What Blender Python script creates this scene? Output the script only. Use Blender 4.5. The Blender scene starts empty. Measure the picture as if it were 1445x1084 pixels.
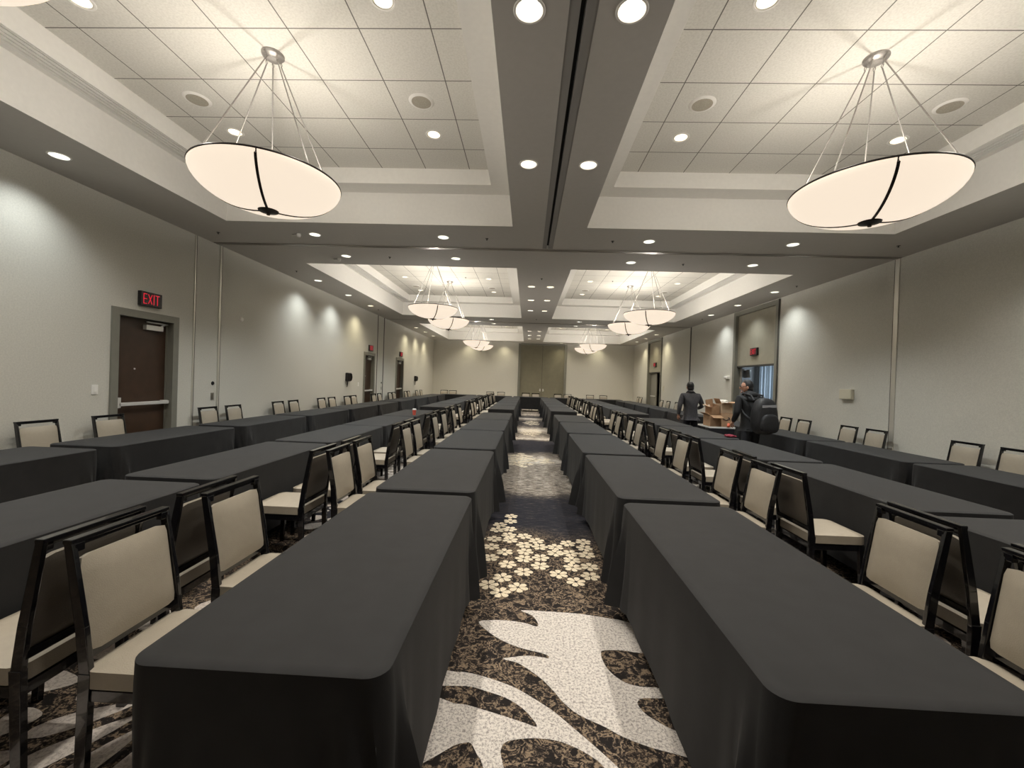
import bpy, bmesh, math, random
from math import pi, sin, cos, radians as R
from mathutils import Vector, Matrix

scn = bpy.context.scene
COL = scn.collection

# ------------------------------------------------------------------ camera
FPX, YAW, PITCH, ROLL = 595.466, 0.0368218, -0.00765037, 0.0335878
CAMZ = 1.59
_r = Vector((cos(YAW), sin(YAW), 0)); _f = Vector((-sin(YAW), cos(YAW), 0)); _u = Vector((0, 0, 1))
_f2 = _f * cos(PITCH) + _u * sin(PITCH); _u2 = _u * cos(PITCH) - _f * sin(PITCH)
_rr = _r * cos(ROLL) + _u2 * sin(ROLL); _uu = _u2 * cos(ROLL) - _r * sin(ROLL)
cam_data = bpy.data.cameras.new('camera')
cam = bpy.data.objects.new('camera', cam_data); COL.objects.link(cam)
cam_data.sensor_width = 36.0; cam_data.lens = FPX / 1445.0 * 36.0
cam_data.clip_start = 0.05; cam_data.clip_end = 200
mw = Matrix.Identity(4)
for i in range(3):
    mw[i][0] = _rr[i]; mw[i][1] = _uu[i]; mw[i][2] = -_f2[i]
mw[2][3] = CAMZ
cam.matrix_world = mw
scn.camera = cam

# ------------------------------------------------------------------ world, exposure, light levels
w = bpy.data.worlds.new('world'); scn.world = w; w.use_nodes = True
w.node_tree.nodes['Background'].inputs[0].default_value = (0.5, 0.6, 0.7, 1)
w.node_tree.nodes['Background'].inputs[1].default_value = 0.05
scn.view_settings.view_transform = 'Standard'
scn.view_settings.look = 'None'
scn.view_settings.gamma = 1.0
scn.view_settings.use_curve_mapping = False
scn.view_settings.exposure = 0.0
try:
    scn.cycles.use_denoising = True
    scn.cycles.max_bounces = 8
    scn.cycles.diffuse_bounces = 5
    scn.cycles.sample_clamp_indirect = 6.0
except Exception:
    pass
SPOT_W = 92.0          # each recessed downlight
TILE_SPOT_W = 30.0     # downlights up in the tiled coffers
BOWL_W = 60.0          # lamp inside each pendant bowl
BOWL_GLOW = 1.02       # glow of the glass bowl
CORRIDOR_W = 150.0      # unseen side light added in the corridor for the curtain
LIGHT_JOBS = []        # filled by the lamp builders

# ------------------------------------------------------------------ room dimensions
XW0, XW1, Y0, Y1 = -5.80, 6.34, -2.85, 25.62
ZL, ZE, ZT = 3.925, 4.398, 4.62          # low ceiling, ledge of the coffer, tiled ceiling
TRX = [(-4.756, -0.306), (0.814, 5.30)]
TRY = [(-0.49, 6.40), (8.76, 15.65), (18.05, 24.81)]
LEDGE = 0.318
TILE = 0.637

# ------------------------------------------------------------------ materials
def mat(name, color, rough=0.6, metal=0.0, spec=0.5, emit=None, estr=0.0, noise=None, bump=None, coat=0.0, sheen=0.0):
    m = bpy.data.materials.new(name); m.use_nodes = True
    nt = m.node_tree; b = nt.nodes['Principled BSDF']
    b.inputs['Base Color'].default_value = (*color, 1)
    b.inputs['Roughness'].default_value = rough
    b.inputs['Metallic'].default_value = metal
    b.inputs['Specular IOR Level'].default_value = spec
    if coat: b.inputs['Coat Weight'].default_value = coat
    if sheen:
        b.inputs['Sheen Weight'].default_value = sheen
        b.inputs['Sheen Roughness'].default_value = 0.5
    if emit:
        b.inputs['Emission Color'].default_value = (*emit, 1)
        b.inputs['Emission Strength'].default_value = estr
    tc = nt.nodes.new('ShaderNodeTexCoord')
    if noise:
        sc, amt = noise
        n = nt.nodes.new('ShaderNodeTexNoise'); n.inputs['Scale'].default_value = sc; n.inputs['Detail'].default_value = 5
        nt.links.new(tc.outputs['Object'], n.inputs['Vector'])
        cr = nt.nodes.new('ShaderNodeValToRGB')
        cr.color_ramp.elements[0].position = 0.3; cr.color_ramp.elements[1].position = 0.7
        cr.color_ramp.elements[0].color = (*[c * (1 - amt) for c in color], 1)
        cr.color_ramp.elements[1].color = (*[min(1, c * (1 + amt)) for c in color], 1)
        nt.links.new(n.outputs['Fac'], cr.inputs['Fac'])
        nt.links.new(cr.outputs['Color'], b.inputs['Base Color'])
    if bump:
        sc, st = bump
        n2 = nt.nodes.new('ShaderNodeTexNoise'); n2.inputs['Scale'].default_value = sc; n2.inputs['Detail'].default_value = 3
        nt.links.new(tc.outputs['Object'], n2.inputs['Vector'])
        bp = nt.nodes.new('ShaderNodeBump'); bp.inputs['Strength'].default_value = st; bp.inputs['Distance'].default_value = 0.01
        nt.links.new(n2.outputs['Fac'], bp.inputs['Height'])
        nt.links.new(bp.outputs['Normal'], b.inputs['Normal'])
    return m

M = {}
M['wall'] = mat('wall_vinyl', (0.60, 0.585, 0.53), 0.75, noise=(60, 0.07), bump=(140, 0.25), spec=0.3)
M['wall_trim'] = mat('wall_trim_paint', (0.30, 0.285, 0.24), 0.45, noise=(12, 0.04))
M['seam'] = mat('seam_dark_gasket', (0.05, 0.045, 0.04), 0.7)  # plain dark colour for seams, gaskets and the recess header
M['seam_light'] = mat('seam_aluminium', (0.62, 0.60, 0.54), 0.4, metal=0.5)
M['recess_panel'] = mat('recess_panel_paint', (0.30, 0.28, 0.22), 0.4, noise=(8, 0.04))
M['back_panel'] = mat('folding_door_laminate', (0.205, 0.19, 0.135), 0.45, noise=(5, 0.05))
M['ceil'] = mat('ceiling_paint_shaded', (0.50, 0.48, 0.45), 0.85, noise=(20, 0.02))  # white paint like the coffers, the low ceiling's shade put into a greyer colour
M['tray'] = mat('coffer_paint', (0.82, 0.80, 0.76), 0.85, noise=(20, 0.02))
M['dark_metal'] = mat('dark_bronze', (0.035, 0.03, 0.028), 0.35, metal=0.6)
M['nickel'] = mat('brushed_nickel', (0.40, 0.38, 0.36), 0.5, metal=0.8, noise=(80, 0.1))
M['track'] = mat('track_aluminium', (0.35, 0.33, 0.30), 0.3, metal=0.8)
M['groove'] = mat('track_channel_paint', (0.26, 0.25, 0.24), 0.6)
M['black'] = mat('black_slot', (0.006, 0.006, 0.006), 0.7)
M['frame'] = mat('chair_black_lacquer', (0.0045, 0.0045, 0.006), 0.2, coat=0.6, noise=(30, 0.2))
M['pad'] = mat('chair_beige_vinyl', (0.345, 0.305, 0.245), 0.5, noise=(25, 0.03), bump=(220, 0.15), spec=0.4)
M['pad_back'] = mat('chair_back_shaded_taupe_vinyl', (0.115, 0.10, 0.082), 0.5, noise=(25, 0.04), bump=(220, 0.15), spec=0.4)  # taupe back covering, its shade put into the darker colour
M['cloth'] = mat('black_tablecloth', (0.0195, 0.0195, 0.0205), 0.75, noise=(9, 0.12), bump=(500, 0.10), sheen=0.03, spec=0.25)
M['tabletop'] = mat('table_laminate', (0.35, 0.30, 0.24), 0.5)
M['tableleg'] = mat('table_leg_steel', (0.08, 0.08, 0.08), 0.4, metal=0.8)
M['door'] = mat('dark_brown_door', (0.048, 0.025, 0.014), 0.42, noise=(6, 0.18))
M['door_frame'] = mat('door_frame_paint', (0.20, 0.195, 0.165), 0.45, noise=(9, 0.04))
M['white_plastic'] = mat('white_plastic', (0.86, 0.84, 0.80), 0.4)
M['beige_plastic'] = mat('beige_plastic', (0.62, 0.58, 0.46), 0.5)
M['bar_metal'] = mat('satin_bar_metal', (0.72, 0.71, 0.69), 0.35, metal=0.35)
M['sign_black'] = mat('sign_housing_black', (0.012, 0.01, 0.01), 0.4)
M['sign_red'] = mat('sign_letters_red', (0.5, 0.01, 0.02), 0.4, emit=(0.9, 0.02, 0.06), estr=0.5)
M['bulb'] = mat('downlight_lens', (1, 1, 1), 0.3, emit=(1.0, 0.95, 0.85), estr=14.0)
M['bulb_cool'] = mat('downlight_lens_cool', (1, 1, 1), 0.3, emit=(0.90, 0.97, 1.0), estr=14.0)
M['reflector'] = mat('downlight_reflector', (0.85, 0.80, 0.68), 0.25, metal=0.2)
M['glass'] = mat('frosted_glass_bowl', (0.30, 0.27, 0.22), 0.4, emit=(0.90, 0.76, 0.61), estr=BOWL_GLOW)
M['speaker'] = mat('speaker_grille_paint', (0.38, 0.35, 0.29), 0.7, noise=(200, 0.25))
M['sprinkler'] = mat('sprinkler_dark', (0.03, 0.028, 0.026), 0.4, metal=0.5)
M['carton'] = mat('corrugated_cardboard', (0.46, 0.29, 0.17), 0.8, noise=(12, 0.12))
M['carton_pale'] = mat('pale_cardboard', (0.56, 0.42, 0.29), 0.8, noise=(12, 0.1))
M['carton_in'] = mat('cardboard_inside', (0.38, 0.23, 0.13), 0.85, noise=(12, 0.12))
M['ink'] = mat('box_print_ink', (0.05, 0.04, 0.04), 0.7)
M['paper'] = mat('white_packing_paper', (0.78, 0.74, 0.66), 0.8)
M['orange'] = mat('orange_plastic', (0.85, 0.14, 0.05), 0.4)
M['cartblack'] = mat('cart_black_plastic', (0.010, 0.010, 0.014), 0.55)
M['skin'] = mat('skin', (0.52, 0.27, 0.18), 0.5, noise=(18, 0.06))
M['hair'] = mat('black_hair', (0.010, 0.009, 0.010), 0.5, bump=(120, 0.6))
M['sweater'] = mat('charcoal_knit', (0.062, 0.060, 0.066), 0.9, noise=(45, 0.25), bump=(60, 0.5))
M['trouser'] = mat('dark_navy_trousers', (0.010, 0.011, 0.016), 0.85)
M['jacket'] = mat('black_jacket', (0.010, 0.010, 0.011), 0.8, noise=(12, 0.2), bump=(15, 0.4))
M['pack'] = mat('black_backpack_nylon', (0.012, 0.012, 0.014), 0.6, noise=(14, 0.25), bump=(25, 0.4))
M['reflect'] = mat('grey_reflective_strip', (0.30, 0.30, 0.32), 0.4)
M['shoe'] = mat('black_shoe', (0.012, 0.011, 0.010), 0.45)
M['cup'] = mat('red_paper_cup', (0.72, 0.12, 0.08), 0.5)
M['lid'] = mat('white_cup_lid', (0.85, 0.83, 0.80), 0.35)
M['redcloth'] = mat('dark_red_fabric', (0.20, 0.012, 0.03), 0.8, noise=(20, 0.2))
M['corr_wall'] = mat('corridor_wall_paint', (0.24, 0.24, 0.235), 0.7, noise=(5, 0.05))
M['corr_door'] = mat('corridor_door_leaf', (0.24, 0.235, 0.225), 0.5)
M['curtain'] = mat('sheer_blue_white_curtain', (0.56, 0.64, 0.72), 0.8)

# ceiling tiles: pale acoustic panels between thin dark bars
def tile_mat(name, x0, y0):
    m = bpy.data.materials.new(name); m.use_nodes = True; nt = m.node_tree
    N = nt.nodes.new; L = nt.links.new; b = nt.nodes['Principled BSDF']; b.inputs['Roughness'].default_value = 0.9
    b.inputs['Specular IOR Level'].default_value = 0.2
    g = N('ShaderNodeNewGeometry'); s = N('ShaderNodeSeparateXYZ'); L(g.outputs['Position'], s.inputs[0])
    outs = []
    for ax, o in ((0, x0), (1, y0)):
        a = N('ShaderNodeMath'); a.operation = 'SUBTRACT'; L(s.outputs[ax], a.inputs[0]); a.inputs[1].default_value = o
        d = N('ShaderNodeMath'); d.operation = 'DIVIDE'; L(a.outputs[0], d.inputs[0]); d.inputs[1].default_value = TILE
        r = N('ShaderNodeMath'); r.operation = 'ROUND'; L(d.outputs[0], r.inputs[0])
        e = N('ShaderNodeMath'); e.operation = 'SUBTRACT'; L(d.outputs[0], e.inputs[0]); L(r.outputs[0], e.inputs[1])
        f = N('ShaderNodeMath'); f.operation = 'ABSOLUTE'; L(e.outputs[0], f.inputs[0])
        c = N('ShaderNodeMath'); c.operation = 'LESS_THAN'; L(f.outputs[0], c.inputs[0]); c.inputs[1].default_value = 0.0085
        outs.append(c)
    mx = N('ShaderNodeMath'); mx.operation = 'MAXIMUM'; L(outs[0].outputs[0], mx.inputs[0]); L(outs[1].outputs[0], mx.inputs[1])
    n = N('ShaderNodeTexNoise'); n.inputs['Scale'].default_value = 55; n.inputs['Detail'].default_value = 6; L(g.outputs['Position'], n.inputs['Vector'])
    cr = N('ShaderNodeValToRGB'); cr.color_ramp.elements[0].position = 0.35; cr.color_ramp.elements[1].position = 0.62
    cr.color_ramp.elements[0].color = (0.64, 0.62, 0.57, 1); cr.color_ramp.elements[1].color = (0.72, 0.70, 0.65, 1)
    L(n.outputs['Fac'], cr.inputs['Fac'])
    mi = N('ShaderNodeMix'); mi.data_type = 'RGBA'; L(mx.outputs[0], mi.inputs['Factor'])
    L(cr.outputs['Color'], mi.inputs['A']); mi.inputs['B'].default_value = (0.17, 0.16, 0.145, 1)
    L(mi.outputs['Result'], b.inputs['Base Color'])
    return m
M['tileL'] = tile_mat('acoustic_tile_grid_west', -4.126, 3.653)
M['tileR'] = tile_mat('acoustic_tile_grid_east', 1.466, 3.653)

# carpet: bands of streaky and scrolling figure across the room's length
def carpet_mat():
    m = bpy.data.materials.new('figured_carpet'); m.use_nodes = True; nt = m.node_tree
    N = nt.nodes.new; L = nt.links.new; b = nt.nodes['Principled BSDF']; b.inputs['Roughness'].default_value = 0.95
    b.inputs['Specular IOR Level'].default_value = 0.1
    g = N('ShaderNodeNewGeometry'); s = N('ShaderNodeSeparateXYZ'); L(g.outputs['Position'], s.inputs[0])
    # wobble of the band borders
    nz = N('ShaderNodeTexNoise'); nz.inputs['Scale'].default_value = 1.3; nz.inputs['Detail'].default_value = 4; L(g.outputs['Position'], nz.inputs['Vector'])
    wob = N('ShaderNodeMath'); wob.operation = 'MULTIPLY_ADD'; L(nz.outputs['Fac'], wob.inputs[0]); wob.inputs[1].default_value = 0.9; L(s.outputs[1], wob.inputs[2])
    fr = N('ShaderNodeMath'); fr.operation = 'DIVIDE'; L(wob.outputs[0], fr.inputs[0]); fr.inputs[1].default_value = 26.0
    # streak texture, long across the aisle
    mp = N('ShaderNodeMapping'); mp.inputs['Scale'].default_value = (2.0, 11.0, 1); L(g.outputs['Position'], mp.inputs['Vector'])
    n1 = N('ShaderNodeTexNoise'); n1.inputs['Scale'].default_value = 3.4; n1.inputs['Detail'].default_value = 8; n1.inputs['Roughness'].default_value = 0.85; L(mp.outputs[0], n1.inputs['Vector'])
    # band tone along the length
    band = N('ShaderNodeValToRGB'); cr = band.color_ramp; cr.interpolation = 'LINEAR'
    stops = [(0, .42), (4.9, .40), (5.2, .36), (6.1, .38), (6.6, .54), (7.4, .54), (8.4, .54), (9.0, .62), (9.7, .50), (10.2, .36), (11.6, .37), (12.1, .60), (13.2, .50), (14.2, .64), (15.4, .46), (17.0, .42), (18.4, .60), (19.2, .40), (20.5, .58), (21.6, .5), (24, .6)]
    cr.elements[0].position = 0; cr.elements[0].color = (stops[0][1],) * 3 + (1,)
    cr.elements[1].position = stops[-1][0] / 26; cr.elements[1].color = (stops[-1][1],) * 3 + (1,)
    for y, v in stops[1:-1]:
        e = cr.elements.new(y / 26.0); e.color = (v, v, v, 1)
    L(fr.outputs[0], band.inputs['Fac'])
    # value = noise + (band - .5) * k
    a = N('ShaderNodeMath'); a.operation = 'SUBTRACT'; L(band.outputs['Color'], a.inputs[0]); a.inputs[1].default_value = 0.5
    v = N('ShaderNodeMath'); v.operation = 'MULTIPLY_ADD'; L(a.outputs[0], v.inputs[0]); v.inputs[1].default_value = 1.0; L(n1.outputs['Fac'], v.inputs[2])
    ramp = N('ShaderNodeValToRGB'); c = ramp.color_ramp
    c.elements[0].position = 0.36; c.elements[0].color = (0.020, 0.020, 0.026, 1)
    c.elements[1].position = 0.64; c.elements[1].color = (0.62, 0.57, 0.50, 1)
    for p_, col in ((0.45, (0.042, 0.039, 0.042, 1)), (0.50, (0.10, 0.085, 0.072, 1)), (0.56, (0.26, 0.22, 0.18, 1))):
        e = c.elements.new(p_); e.color = col
    L(v.outputs[0], ramp.inputs['Fac'])
    # scrolling floral figure of the near part
    n2 = N('ShaderNodeTexNoise'); n2.inputs['Scale'].default_value = 9.0; n2.inputs['Detail'].default_value = 2; L(g.outputs['Position'], n2.inputs['Vector'])
    ad = N('ShaderNodeVectorMath'); ad.operation = 'MULTIPLY_ADD'; L(n2.outputs['Color'], ad.inputs[0]); ad.inputs[1].default_value = (0.22, 0.22, 0); L(g.outputs['Position'], ad.inputs[2])
    vo = N('ShaderNodeTexVoronoi'); vo.feature = 'DISTANCE_TO_EDGE'; vo.inputs['Scale'].default_value = 15.0; L(ad.outputs[0], vo.inputs['Vector'])
    wv = N('ShaderNodeTexNoise'); wv.inputs['Scale'].default_value = 44; wv.inputs['Detail'].default_value = 2; wv.inputs['Distortion'].default_value = 2.5; L(g.outputs['Position'], wv.inputs['Vector'])
    v2 = N('ShaderNodeTexVoronoi'); v2.inputs['Scale'].default_value = 7.5; L(ad.outputs[0], v2.inputs['Vector'])
    sn = N('ShaderNodeMath'); sn.operation = 'MULTIPLY'; L(v2.outputs['Distance'], sn.inputs[0]); sn.inputs[1].default_value = 34.0
    si = N('ShaderNodeMath'); si.operation = 'SINE'; L(sn.outputs[0], si.inputs[0])
    sm_ = N('ShaderNodeMath'); sm_.operation = 'MULTIPLY_ADD'; L(si.outputs[0], sm_.inputs[0]); sm_.inputs[1].default_value = 0.085; L(wv.outputs['Fac'], sm_.inputs[2])
    fm = N('ShaderNodeMath'); fm.operation = 'MULTIPLY_ADD'; L(vo.outputs['Distance'], fm.inputs[0]); fm.inputs[1].default_value = -1.1; L(sm_.outputs[0], fm.inputs[2])
    fr2 = N('ShaderNodeValToRGB'); c2 = fr2.color_ramp
    c2.elements[0].position = 0.30; c2.elements[0].color = (0.020, 0.017, 0.016, 1)
    c2.elements[1].position = 0.54; c2.elements[1].color = (0.26, 0.195, 0.135, 1)
    e = c2.elements.new(0.39); e.color = (0.055, 0.042, 0.035, 1)
    e = c2.elements.new(0.45); e.color = (0.10, 0.078, 0.060, 1)
    L(fm.outputs[0], fr2.inputs['Fac'])
    # near / far mix
    st = N('ShaderNodeMapRange'); st.inputs['From Min'].default_value = 4.5; st.inputs['From Max'].default_value = 5.1; L(wob.outputs[0], st.inputs['Value'])
    mi = N('ShaderNodeMix'); mi.data_type = 'RGBA'; L(st.outputs[0], mi.inputs['Factor']); L(fr2.outputs['Color'], mi.inputs['A']); L(ramp.outputs['Color'], mi.inputs['B'])
    L(mi.outputs['Result'], b.inputs['Base Color'])
    return m
M['carpet'] = carpet_mat()
def speck_mat(name, lo, hi, sc):
    m = bpy.data.materials.new(name); m.use_nodes = True; nt = m.node_tree
    N = nt.nodes.new; L = nt.links.new; b = nt.nodes['Principled BSDF']; b.inputs['Roughness'].default_value = 0.95; b.inputs['Specular IOR Level'].default_value = 0.1
    tc = N('ShaderNodeTexCoord'); n = N('ShaderNodeTexNoise'); n.inputs['Scale'].default_value = sc; n.inputs['Detail'].default_value = 6; n.inputs['Roughness'].default_value = 0.8
    L(tc.outputs['Object'], n.inputs['Vector'])
    cr = N('ShaderNodeValToRGB'); cr.color_ramp.elements[0].position = 0.40; cr.color_ramp.elements[1].position = 0.53
    cr.color_ramp.elements[0].color = (*lo, 1); cr.color_ramp.elements[1].color = (*hi, 1)
    L(n.outputs['Fac'], cr.inputs['Fac']); L(cr.outputs['Color'], b.inputs['Base Color'])
    return m
M['carpet_leaf'] = speck_mat('carpet_speckled_ivory', (0.27, 0.245, 0.235), (0.69, 0.64, 0.59), 75)
M['carpet_rose'] = speck_mat('carpet_cream_rosette', (0.46, 0.39, 0.28), (0.76, 0.66, 0.50), 90)
M['carpet_petal'] = speck_mat('carpet_grey_petal', (0.36, 0.32, 0.29), (0.60, 0.54, 0.49), 50)

# ------------------------------------------------------------------ mesh helpers
class MB:
    def __init__(s): s.v = []; s.f = []; s.m = []; s.mi = 0
    def add(s, vs, fs, T=None):
        o = len(s.v)
        s.v += [tuple(T @ Vector(p)) for p in vs] if T is not None else [tuple(p) for p in vs]
        for q in fs: s.f.append(tuple(o + i for i in q)); s.m.append(s.mi)
    def box(s, x0, x1, y0, y1, z0, z1, T=None):
        s.add([(x0, y0, z0), (x1, y0, z0), (x1, y1, z0), (x0, y1, z0), (x0, y0, z1), (x1, y0, z1), (x1, y1, z1), (x0, y1, z1)],
              [(0, 3, 2, 1), (4, 5, 6, 7), (0, 1, 5, 4), (1, 2, 6, 5), (2, 3, 7, 6), (3, 0, 4, 7)], T)
    def bar(s, a, b, wx, wy, wx2=None, wy2=None, up=(0, 0, 1)):   # square bar from a to b
        a = Vector(a); b = Vector(b); d = (b - a).normalized(); u = Vector(up)
        if abs(d.dot(u)) > 0.98: u = Vector((0, 1, 0))
        r = d.cross(u).normalized(); q = r.cross(d).normalized()
        wx2 = wx if wx2 is None else wx2; wy2 = wy if wy2 is None else wy2
        vs = []
        for p, ex, ey in ((a, wx, wy), (b, wx2, wy2)):
            for sx, sy in ((-1, -1), (1, -1), (1, 1), (-1, 1)): vs.append(p + r * sx * ex / 2 + q * sy * ey / 2)
        s.add(vs, [(0, 3, 2, 1), (4, 5, 6, 7), (0, 1, 5, 4), (1, 2, 6, 5), (2, 3, 7, 6), (3, 0, 4, 7)])
    def lathe(s, prof, n=32, cx=0, cy=0, T=None):
        vs = []; fs = []
        for r, z in prof:
            for k in range(n): a = 2 * pi * k / n; vs.append((cx + r * cos(a), cy + r * sin(a), z))
        for i in range(len(prof) - 1):
            for k in range(n): k2 = (k + 1) % n; fs.append((i * n + k, i * n + k2, (i + 1) * n + k2, (i + 1) * n + k))
        s.add(vs, fs, T)
    def tube(s, pts, r, n=8, cap=True, radii=None):
        pts = [Vector(p) for p in pts]; vs = []; fs = []
        prev = None
        for i, p in enumerate(pts):
            d = (pts[min(i + 1, len(pts) - 1)] - pts[max(i - 1, 0)]).normalized()
            if prev is None:
                u = Vector((0, 0, 1)) if abs(d.z) < 0.9 else Vector((1, 0, 0))
                prev = d.cross(u).normalized()
            prev = (prev - d * prev.dot(d)).normalized(); q = d.cross(prev)
            rr = radii[i] if radii else r
            for k in range(n): a = 2 * pi * k / n; vs.append(p + prev * rr * cos(a) + q * rr * sin(a))
        for i in range(len(pts) - 1):
            for k in range(n): k2 = (k + 1) % n; fs.append((i * n + k, i * n + k2, (i + 1) * n + k2, (i + 1) * n + k))
        if cap:
            fs.append(tuple(range(n))[::-1]); fs.append(tuple((len(pts) - 1) * n + k for k in range(n)))
        s.add(vs, fs)
    def ring(s, c, rad, r, n=48, m=8, axis='z'):
        pts = []
        vs = []; fs = []
        for i in range(n):
            a = 2 * pi * i / n
            for k in range(m):
                b = 2 * pi * k / m; rr = rad + r * cos(b)
                p = (rr * cos(a), rr * sin(a), r * sin(b))
                if axis == 'x': p = (p[2], p[0], p[1])
                vs.append((c[0] + p[0], c[1] + p[1], c[2] + p[2]))
        for i in range(n):
            for k in range(m):
                fs.append((i * m + k, ((i + 1) % n) * m + k, ((i + 1) % n) * m + (k + 1) % m, i * m + (k + 1) % m))
        s.add(vs, fs)
    def mesh(s, name, mats, smooth=False, bevel=0):
        me = bpy.data.meshes.new(name); me.from_pydata(s.v, [], s.f)
        if not isinstance(mats, (list, tuple)): mats = [mats]
        for m in mats: me.materials.append(m)
        me.polygons.foreach_set('material_index', s.m)
        me.update()
        bm = bmesh.new(); bm.from_mesh(me)
        bmesh.ops.recalc_face_normals(bm, faces=bm.faces)
        if bevel:
            es = [e for e in bm.edges if len(e.link_faces) == 2 and e.calc_face_angle(0) > 0.6]
            bmesh.ops.bevel(bm, geom=es, offset=bevel, segments=2, affect='EDGES', profile=0.6)
        bm.to_mesh(me); bm.free()
        if smooth:
            me.polygons.foreach_set('use_smooth', [True] * len(me.polygons))
            try: me.set_sharp_from_angle(angle=R(40))
            except Exception: pass
        return me
    def build(s, name, mats, parent=None, smooth=False, bevel=0):
        o = bpy.data.objects.new(name, s.mesh(name, mats, smooth, bevel)); COL.objects.link(o)
        if parent: o.parent = parent
        return o

def tag(o, label=None, cat=None, group=None, kind=None):
    if label: o['label'] = label
    if cat: o['category'] = cat
    if group: o['group'] = group
    if kind: o['kind'] = kind
    return o
def empty(name, loc=(0, 0, 0), rz=0.0):
    o = bpy.data.objects.new(name, None); COL.objects.link(o); o.location = loc; o.rotation_euler = (0, 0, rz); o.empty_display_size = 0.1
    return o
def kids(o): return [c for c in bpy.data.objects if c.parent == o]
def tree_of(o): return (o, [tree_of(c) for c in kids(o)])
def copy_tree(t, parent=None):
    c = t[0].copy(); COL.objects.link(c); c.parent = parent
    for ch in t[1]: copy_tree(ch, c)
    return c
def struct(o): o['kind'] = 'structure'; return o
ORD = ['nearest', 'second', 'third', 'fourth', 'fifth', 'sixth', 'seventh', 'eighth', 'ninth', 'tenth', 'eleventh']

# flat face with holes, through a filled 2D curve
def holed(name, outer, holes, z, m, flip=True):
    cu = bpy.data.curves.new(name, 'CURVE'); cu.dimensions = '2D'; cu.fill_mode = 'BOTH'
    for loop in [outer] + holes:
        sp = cu.splines.new('POLY'); sp.points.add(len(loop) - 1); sp.use_cyclic_u = True
        for p, q in zip(sp.points, loop): p.co = (q[0], q[1], 0, 1)
    o = bpy.data.objects.new(name + '_tmp', cu); COL.objects.link(o)
    bpy.context.view_layer.update()
    me = bpy.data.meshes.new_from_object(o.evaluated_get(bpy.context.evaluated_depsgraph_get()))
    bpy.data.objects.remove(o); bpy.data.curves.remove(cu)
    vs = [(v.co.x, v.co.y, z) for v in me.vertices]; fs = [tuple(p.vertices) for p in me.polygons]
    bpy.data.meshes.remove(me)
    return vs, fs
def rect(x0, x1, y0, y1): return [(x0, y0), (x1, y0), (x1, y1), (x0, y1)]
def circ(x, y, r, n=20): return [(x + r * cos(2 * pi * k / n), y + r * sin(2 * pi * k / n)) for k in range(n)]

# ------------------------------------------------------------------ lamp positions
WX0, WX1 = -5.30, 5.84
wall_ys = [[0.99, 2.75, 4.53], [10.35, 12.13, 13.87], [19.62, 21.40, 23.17]]
low_lights = []
for bi, ys in enumerate(wall_ys):
    for y in ys:
        low_lights.append((WX0, y, 'wall', 'cool' if bi == 0 or y < 13 and bi == 1 else 'warm'))
        low_lights.append((WX1, y, 'wall', 'cool' if bi < 2 else 'warm'))
for y in (0.80, 2.676, 4.56): low_lights += [(-0.068, y, 'aisle', 'warm'), (0.572, y, 'aisle', 'warm')]
for y in (10.42, 12.16, 13.96, 19.66, 21.44, 23.12): low_lights += [(0.018, y, 'aisle', 'warm'), (0.48, y, 'aisle', 'warm')]
for y in (6.948, 8.16, 16.23, 17.42):
    for x in (-3.637, -1.473, 1.895, 4.178): low_lights.append((x, y, 'cross', 'cool'))
for x in (-3.637, -1.45, 1.94, 4.178): low_lights.append((x, 25.20, 'back', 'warm'))
tile_lights = []
for by in (0.0, 9.28, 18.56):
    for x in (-3.81, -1.27, 1.765, 4.33):
        for y in (1.52, 3.38, 5.235): tile_lights.append((x, y + by, 'coffer', 'warm'))

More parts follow.
